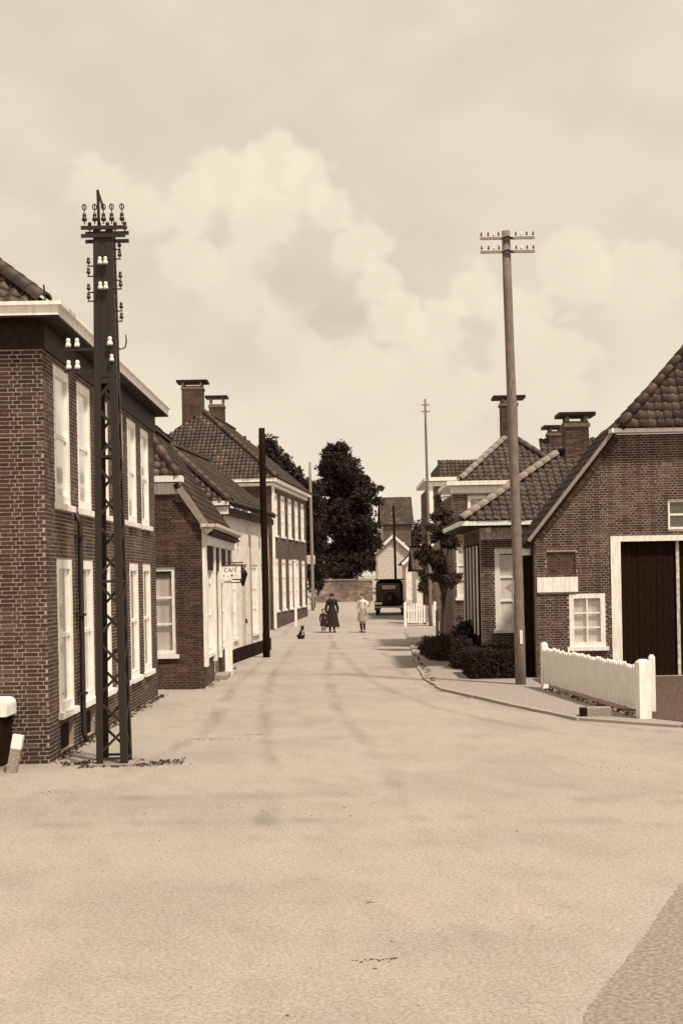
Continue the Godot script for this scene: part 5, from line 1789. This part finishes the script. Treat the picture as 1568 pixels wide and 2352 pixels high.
func street_things() -> void:
	var t := thing("slatted_bin", "dark slatted chest with rounded white lid against the corner house", "chest", Vector3(-5.1, 0, -17.65))
	var f := fr(Vector3(-5.75, 0, -17.42), Vector3.RIGHT)
	var w := 1.2
	piece("chest_body", t, M.tar_wood, f, Vector3(0.04, 0.0, -0.5), Vector3(w - 0.04, 0.72, -0.03))
	for k in 12:
		piece("slat", t, M.tar_wood, f, Vector3(0.03 + k * 0.096, 0.03, -0.03), Vector3(0.03 + k * 0.096 + 0.07, 0.72, -0.005))
	var st := tool()
	var p := PackedVector2Array([Vector2(-0.02, 0.72)])
	p.append(Vector2(w + 0.02, 0.72))
	for i in 7:
		var an := PI / 2 * i / 6.0
		p.append(Vector2(w + 0.02 - 0.1 + cos(an) * 0.1, 0.86 + sin(an) * 0.09))
	for i in 7:
		var an := PI / 2 + PI / 2 * i / 6.0
		p.append(Vector2(-0.02 + 0.1 + cos(an) * 0.1, 0.86 + sin(an) * 0.09))
	prism(st, f, p, -0.53, 0.02)
	commit(st, "lid", M.white_paint, t)
	piece("plinth", t, M.stone, f, Vector3(0.0, -0.1, -0.55), Vector3(w + 0.02, 0.06, 0.0))
	t = thing("stub_post", "short leaning white stub post beside the slatted chest", "post", Vector3(-4.42, 0, -17.2))
	st = tool()
	var b := Vector3(-4.44, -0.1, -17.2)
	bar(st, b - org, Vector3(-4.36, 0.32, -17.22) - org, 0.13, 0.1)
	commit(st, "shaft", M.stone, t)
	st = tool()
	bar(st, Vector3(-4.36, 0.32, -17.22) - org, Vector3(-4.325, 0.5, -17.228) - org, 0.131, 0.101)
	commit(st, "painted_top", M.white_paint, t)

# ------------------------------------------------------------------ people, dog and car
func people() -> void:
	var g := gy(56.7)
	person("person in long dark coat and hat walking with a child at one side", Vector3(-0.56, gy(56.7), -56.7), 0.15, 1.66, {"top": "cloth_black", "skirt": "cloth_black", "hem": 0.24, "flare": 0.34, "hat": true})
	person("small child in dark clothes walking close beside the dark coated person", Vector3(-0.93, gy(56.5), -56.5), 0.1, 0.98, {"top": "cloth_dark", "skirt": "cloth_black", "hem": 0.5, "flare": 0.25, "head": 1.35, "top_name": "jacket"})
	person("person in pale blouse and patterned skirt standing left of the car", Vector3(0.76, gy(56.2), -56.2), -0.5, 1.62, {"top": "cloth_light", "skirt": "cloth_print", "hem": 0.5, "flare": 0.25, "top_name": "blouse", "stride": 0.02, "elbow_r": Vector3(0.33, 1.16, 0.05), "wrist_r": Vector3(0.45, 1.3, 0.16), "elbow_l": Vector3(-0.24, 1.08, 0.02), "wrist_l": Vector3(-0.08, 0.98, 0.17), "long_sleeves": false})
	var d := thing("dog", "small dark dog with white chest sitting in the roadway", "dog", Vector3(-1.77, 0, -53.1))
	d.rotation.y = 0.5
	var bones := [[Vector3(0, 0.1, -0.12), Vector3(0, 0.28, 0.02), 0.11, 0.095], [Vector3(0, 0.28, 0.02), Vector3(0, 0.37, 0.05), 0.09, 0.065], [Vector3(0, 0.37, 0.05), Vector3(0, 0.47, 0.08), 0.06, 0.05], [Vector3(0, 0.48, 0.08), Vector3(0, 0.49, 0.12), 0.065, 0.055], [Vector3(0, 0.475, 0.14), Vector3(0, 0.46, 0.21), 0.036, 0.026]]
	for e in [-1, 1]:
		bones.append([Vector3(e * 0.06, 0.27, 0.06), Vector3(e * 0.055, 0.14, 0.07), 0.04, 0.024])
		bones.append([Vector3(e * 0.055, 0.14, 0.07), Vector3(e * 0.055, 0.02, 0.07), 0.024, 0.02])
		bones.append([Vector3(e * 0.055, 0.018, 0.07), Vector3(e * 0.055, 0.018, 0.105), 0.022, 0.02])
		bones.append([Vector3(e * 0.09, 0.13, -0.12), Vector3(e * 0.11, 0.15, 0.0), 0.07, 0.04])
		bones.append([Vector3(e * 0.11, 0.15, 0.0), Vector3(e * 0.1, 0.04, -0.08), 0.035, 0.022])
		bones.append([Vector3(e * 0.1, 0.02, -0.09), Vector3(e * 0.1, 0.02, 0.03), 0.022, 0.022])
		bones.append([Vector3(e * 0.045, 0.52, 0.075), Vector3(e * 0.06, 0.585, 0.07), 0.024, 0.008])
	bones.append([Vector3(0, 0.05, -0.2), Vector3(0.08, 0.03, -0.36), 0.025, 0.012])
	node("body", sdf_mesh(bones, 0.03, 0.012), M.fur_dark, d)
	node("chest_patch", sdf_mesh([[Vector3(0, 0.34, 0.075), Vector3(0, 0.2, 0.06), 0.055, 0.05]], 0.01, 0.01), M.fur_light, d)

func car() -> void:
	var c := Vector3(2.42, gy(70.5), -70.5)
	var t := thing("motor_car", "dark box shaped motor car seen from behind in the street", "car", c)
	t.rotation.y = -0.06
	var I := Transform3D()
	var st := tool(true)
	# body: rounded box sections along the length, rear towards the camera
	var secs := [[0.02, 0.62, 0.62, 1.62], [-0.06, 0.74, 0.5, 1.8], [-0.5, 0.76, 0.48, 1.9], [-1.6, 0.76, 0.48, 1.92], [-1.95, 0.72, 0.48, 1.82], [-2.05, 0.62, 0.5, 1.15], [-3.0, 0.42, 0.55, 1.08], [-3.1, 0.4, 0.6, 1.0]]
	var rings := []
	for s in secs:
		var ring := []
		for q in 20:
			var an := TAU * q / 20.0
			var x: float = signf(cos(an)) * pow(absf(cos(an)), 0.32) * s[1]
			var y: float = (s[2] + s[3]) / 2 + signf(sin(an)) * pow(absf(sin(an)), 0.32) * (s[3] - s[2]) / 2
			ring.append(Vector3(x, y, s[0]))
		rings.append(ring)
	for i in secs.size() - 1:
		for q in 20:
			var j := (q + 1) % 20
			quad(st, rings[i][q], rings[i + 1][q], rings[i + 1][j], rings[i][j])
	for q in range(1, 19):
		tri(st, rings[0][0], rings[0][q], rings[0][q + 1])
		tri(st, rings[-1][0], rings[-1][q + 1], rings[-1][q])
	commit(st, "body", M.car_paint, t)
	st = tool()
	box(st, I, Vector3(-0.8, 1.9, -2.1), Vector3(0.8, 1.97, 0.03))
	commit(st, "roof", M.dark_paint, t)
	st = tool()
	box(st, I, Vector3(-0.42, 1.38, 0.0), Vector3(0.38, 1.68, 0.045))
	var rw := commit(st, "rear_window", M.dark_paint, t)
	st = tool()
	box(st, I, Vector3(-0.38, 1.42, 0.045), Vector3(0.34, 1.64, 0.052))
	commit(st, "pane", M.steel, rw)
	for s in [-1, 1]:
		for z in [-0.42, -2.75]:
			var wh := Node3D.new()
			wh.name = "wheel"
			t.add_child(wh, true)
			var f := Transform3D(Basis(Vector3.BACK, PI / 2), Vector3(s * 0.68, 0.37, z))
			st = tool(true)
			lathe(st, f, [Vector2(0.24, -0.06), Vector2(0.33, -0.075), Vector2(0.37, -0.05), Vector2(0.375, 0.0), Vector2(0.37, 0.05), Vector2(0.33, 0.075), Vector2(0.24, 0.06), Vector2(0.24, -0.06)], 20)
			commit(st, "tyre", M.rubber, wh)
			st = tool(true)
			lathe(st, f, [Vector2(0.001, -0.05), Vector2(0.06, -0.05), Vector2(0.24, -0.03), Vector2(0.24, 0.03), Vector2(0.06, 0.05), Vector2(0.001, 0.05)], 16)
			commit(st, "rim", M.car_paint, wh)
			# mudguard arching over the tyre
			st = tool(true)
			var pr := []
			for k in 11:
				var an := deg_to_rad(-5 + 19.0 * k)
				pr.append(Vector3(0, 0.37 + sin(an) * 0.45, z + cos(an) * 0.45))
			for k in 10:
				var a: Vector3 = pr[k]
				var b: Vector3 = pr[k + 1]
				quad(st, a + Vector3(s * 0.56, 0, 0), a + Vector3(s * 0.81, -0.02, 0), b + Vector3(s * 0.81, -0.02, 0), b + Vector3(s * 0.56, 0, 0))
				quad(st, a + Vector3(s * 0.56, -0.03, 0), b + Vector3(s * 0.56, -0.03, 0), b + Vector3(s * 0.81, -0.05, 0), a + Vector3(s * 0.81, -0.05, 0))
			commit(st, "mudguard", M.car_paint, t)
		st = tool()
		box(st, I, Vector3(s * 0.7 - 0.12, 0.36, -2.3), Vector3(s * 0.7 + 0.12, 0.4, -0.85))
		commit(st, "running_board", M.dark_paint, t)
		st = tool(true)
		lathe(st, Transform3D(Basis(Vector3.RIGHT, PI / 2), Vector3(s * 0.62, 0.75, 0.02)), [Vector2(0.001, 0), Vector2(0.05, 0.0), Vector2(0.05, 0.05), Vector2(0.001, 0.06)], 10)
		commit(st, "tail_lamp", M.dark_paint, t)
		st = tool(true)
		lathe(st, Transform3D(Basis(Vector3.RIGHT, -PI / 2), Vector3(s * 0.55, 0.95, -3.0)), [Vector2(0.001, -0.1), Vector2(0.08, -0.06), Vector2(0.12, 0.06), Vector2(0.001, 0.08)], 12)
		commit(st, "headlight", M.steel, t)
	st = tool()
	box(st, I, Vector3(-0.78, 0.42, 0.16), Vector3(0.8, 0.5, 0.2))
	commit(st, "bumper", M.steel, t)
	st = tool()
	box(st, I, Vector3(-0.76, 0.6, 0.08), Vector3(-0.4, 0.72, 0.1))
	commit(st, "number_plate", M.white_paint, t)
	st = tool(true)
	lathe(st, Transform3D(Basis(Vector3.RIGHT, PI / 2), Vector3(0.05, 0.92, 0.1)), [Vector2(0.22, -0.06), Vector2(0.31, -0.07), Vector2(0.35, 0.0), Vector2(0.31, 0.07), Vector2(0.22, 0.06)], 20)
	var sp := commit(st, "spare_wheel", M.rubber, t)
	st = tool(true)
	lathe(st, Transform3D(Basis(Vector3.RIGHT, PI / 2), Vector3(0.05, 0.92, 0.1)), [Vector2(0.24, -0.03), Vector2(0.2, 0.03), Vector2(0.05, 0.05), Vector2(0.001, 0.05)], 16)
	commit(st, "rim", M.car_paint, sp)

# ------------------------------------------------------------------ loose grit, weeds
func small_stuff() -> void:
	org = Vector3.ZERO
	var st := tool()
	var r := RandomNumberGenerator.new()
	r.seed = 21
	var p := []
	for k in 8:
		var an := TAU * k / 8.0
		p.append([Vector3(cos(an), -0.2, sin(an)) * r.randf_range(0.8, 1.1), Vector3(cos(an + 0.2) * 0.6, 0.5, sin(an + 0.2) * 0.6) * r.randf_range(0.8, 1.1)])
	for k in 8:
		var j := (k + 1) % 8
		quad(st, p[k][0], p[k][1], p[j][1], p[j][0])
		tri(st, p[k][1], Vector3(0, 0.7, 0), p[j][1])
	st.generate_normals()
	var stone_mesh := st.commit()
	var at := []
	for i in 2600:
		var d := lerpf(4.5, 30, pow(rng.randf(), 1.6))
		var x := rng.randf_range(-0.32, 0.32) * d
		var s := rng.randf_range(0.004, 0.012) * (1.8 if rng.randf() < 0.04 else 1.0)
		at.append(Transform3D(Basis.from_euler(Vector3(0, rng.randf() * TAU, 0)).scaled(Vector3(s, s * 0.6, s * rng.randf_range(0.6, 1.2))), Vector3(x, 0.001, -d)))
	var o := copies("loose_grit", stone_mesh, M.brick_tint, at, self, [0.12, 0.2, 0.3, 0.4, 0.26, 0.34])
	meta(o, "loose grit and pebbles strewn over the sandy road", "gravel")
	# dark dirt and dung trodden into streaks on the road
	at = []
	for q in [[-2.1, 20.4, 0.5, 0.12, 120], [-1.5, 20.9, 0.4, 0.1, 60], [0.3, 34.0, 0.9, 0.12, 90], [1.5, 33.2, 0.4, 0.1, 50], [2.0, 28.0, 0.25, 0.25, 90], [2.5, 26.4, 0.35, 0.25, 80], [0.12, 8.5, 0.16, 0.02, 26], [0.28, 8.52, 0.03, 0.012, 10], [0.15, 10.0, 0.05, 0.02, 9], [-3.5, 15.5, 0.3, 0.1, 40], [-2.6, 24.5, 0.3, 0.4, 70], [3.4, 16.5, 0.8, 0.2, 40], [-0.5, 14.0, 1.4, 0.6, 40]]:
		for k in q[4]:
			var s := rng.randf_range(0.003, 0.009)
			at.append(Transform3D(Basis.from_euler(Vector3(0, rng.randf() * TAU, 0)).scaled(Vector3(s * 1.5, s * 0.5, s)), Vector3(q[0] + rng.randfn() * q[2] * 0.5, 0.005, -q[1] - rng.randfn() * q[3])))
	o = copies("road_dirt", stone_mesh, M.brick_tint, at, self, [0.03, 0.05, 0.08, 0.06, 0.1, 0.04])
	meta(o, "dark dirt and dung trodden in streaks on the road", "dirt")
	at = []
	var lines := [[Vector2(-6.5, 17.93), Vector2(-4.6, 17.93), 160], [Vector2(-4.03, 18.1), Vector2(-4.0, 28.4), 420], [Vector2(-3.6, 17.6), Vector2(-2.2, 17.75), 90], [Vector2(-2.75, 17.7), Vector2(-2.3, 18.0), 50], [Vector2(-4.0, 29.75), Vector2(-3.2, 29.8), 60], [Vector2(-3.15, 30.2), Vector2(-3.1, 37), 60], [Vector2(4.2, 27.6), Vector2(4.9, 21.9), 260], [Vector2(4.5, 30.3), Vector2(6.1, 30.3), 120], [Vector2(2.0, 30), Vector2(2.15, 42), 120], [Vector2(-3.9, 17.85), Vector2(-2.9, 18.15), 160]]
	for l in lines:
		for i in l[2]:
			var q: Vector2 = l[0].lerp(l[1], rng.randf()) + Vector2(rng.randfn() * 0.05, rng.randfn() * 0.1) if l[0].x < -2 else l[0].lerp(l[1], rng.randf()) + Vector2(rng.randfn() * 0.05, rng.randfn() * 0.05)
			var s := rng.randf_range(0.012, 0.04)
			at.append(Transform3D(Basis.from_euler(Vector3(rng.randf() * TAU, rng.randf() * TAU, rng.randf() * TAU)).scaled(Vector3(s, s * 0.8, s)), Vector3(q.x, s * 0.4 + (0.05 if q.x > 1 else 0.0), -q.y)))
	o = copies("weeds", leaf_mesh, M.leaf_tint, at, self, LEAF_MID)
	meta(o, "low dark weeds along the wall feet, fence and pylon", "weeds")
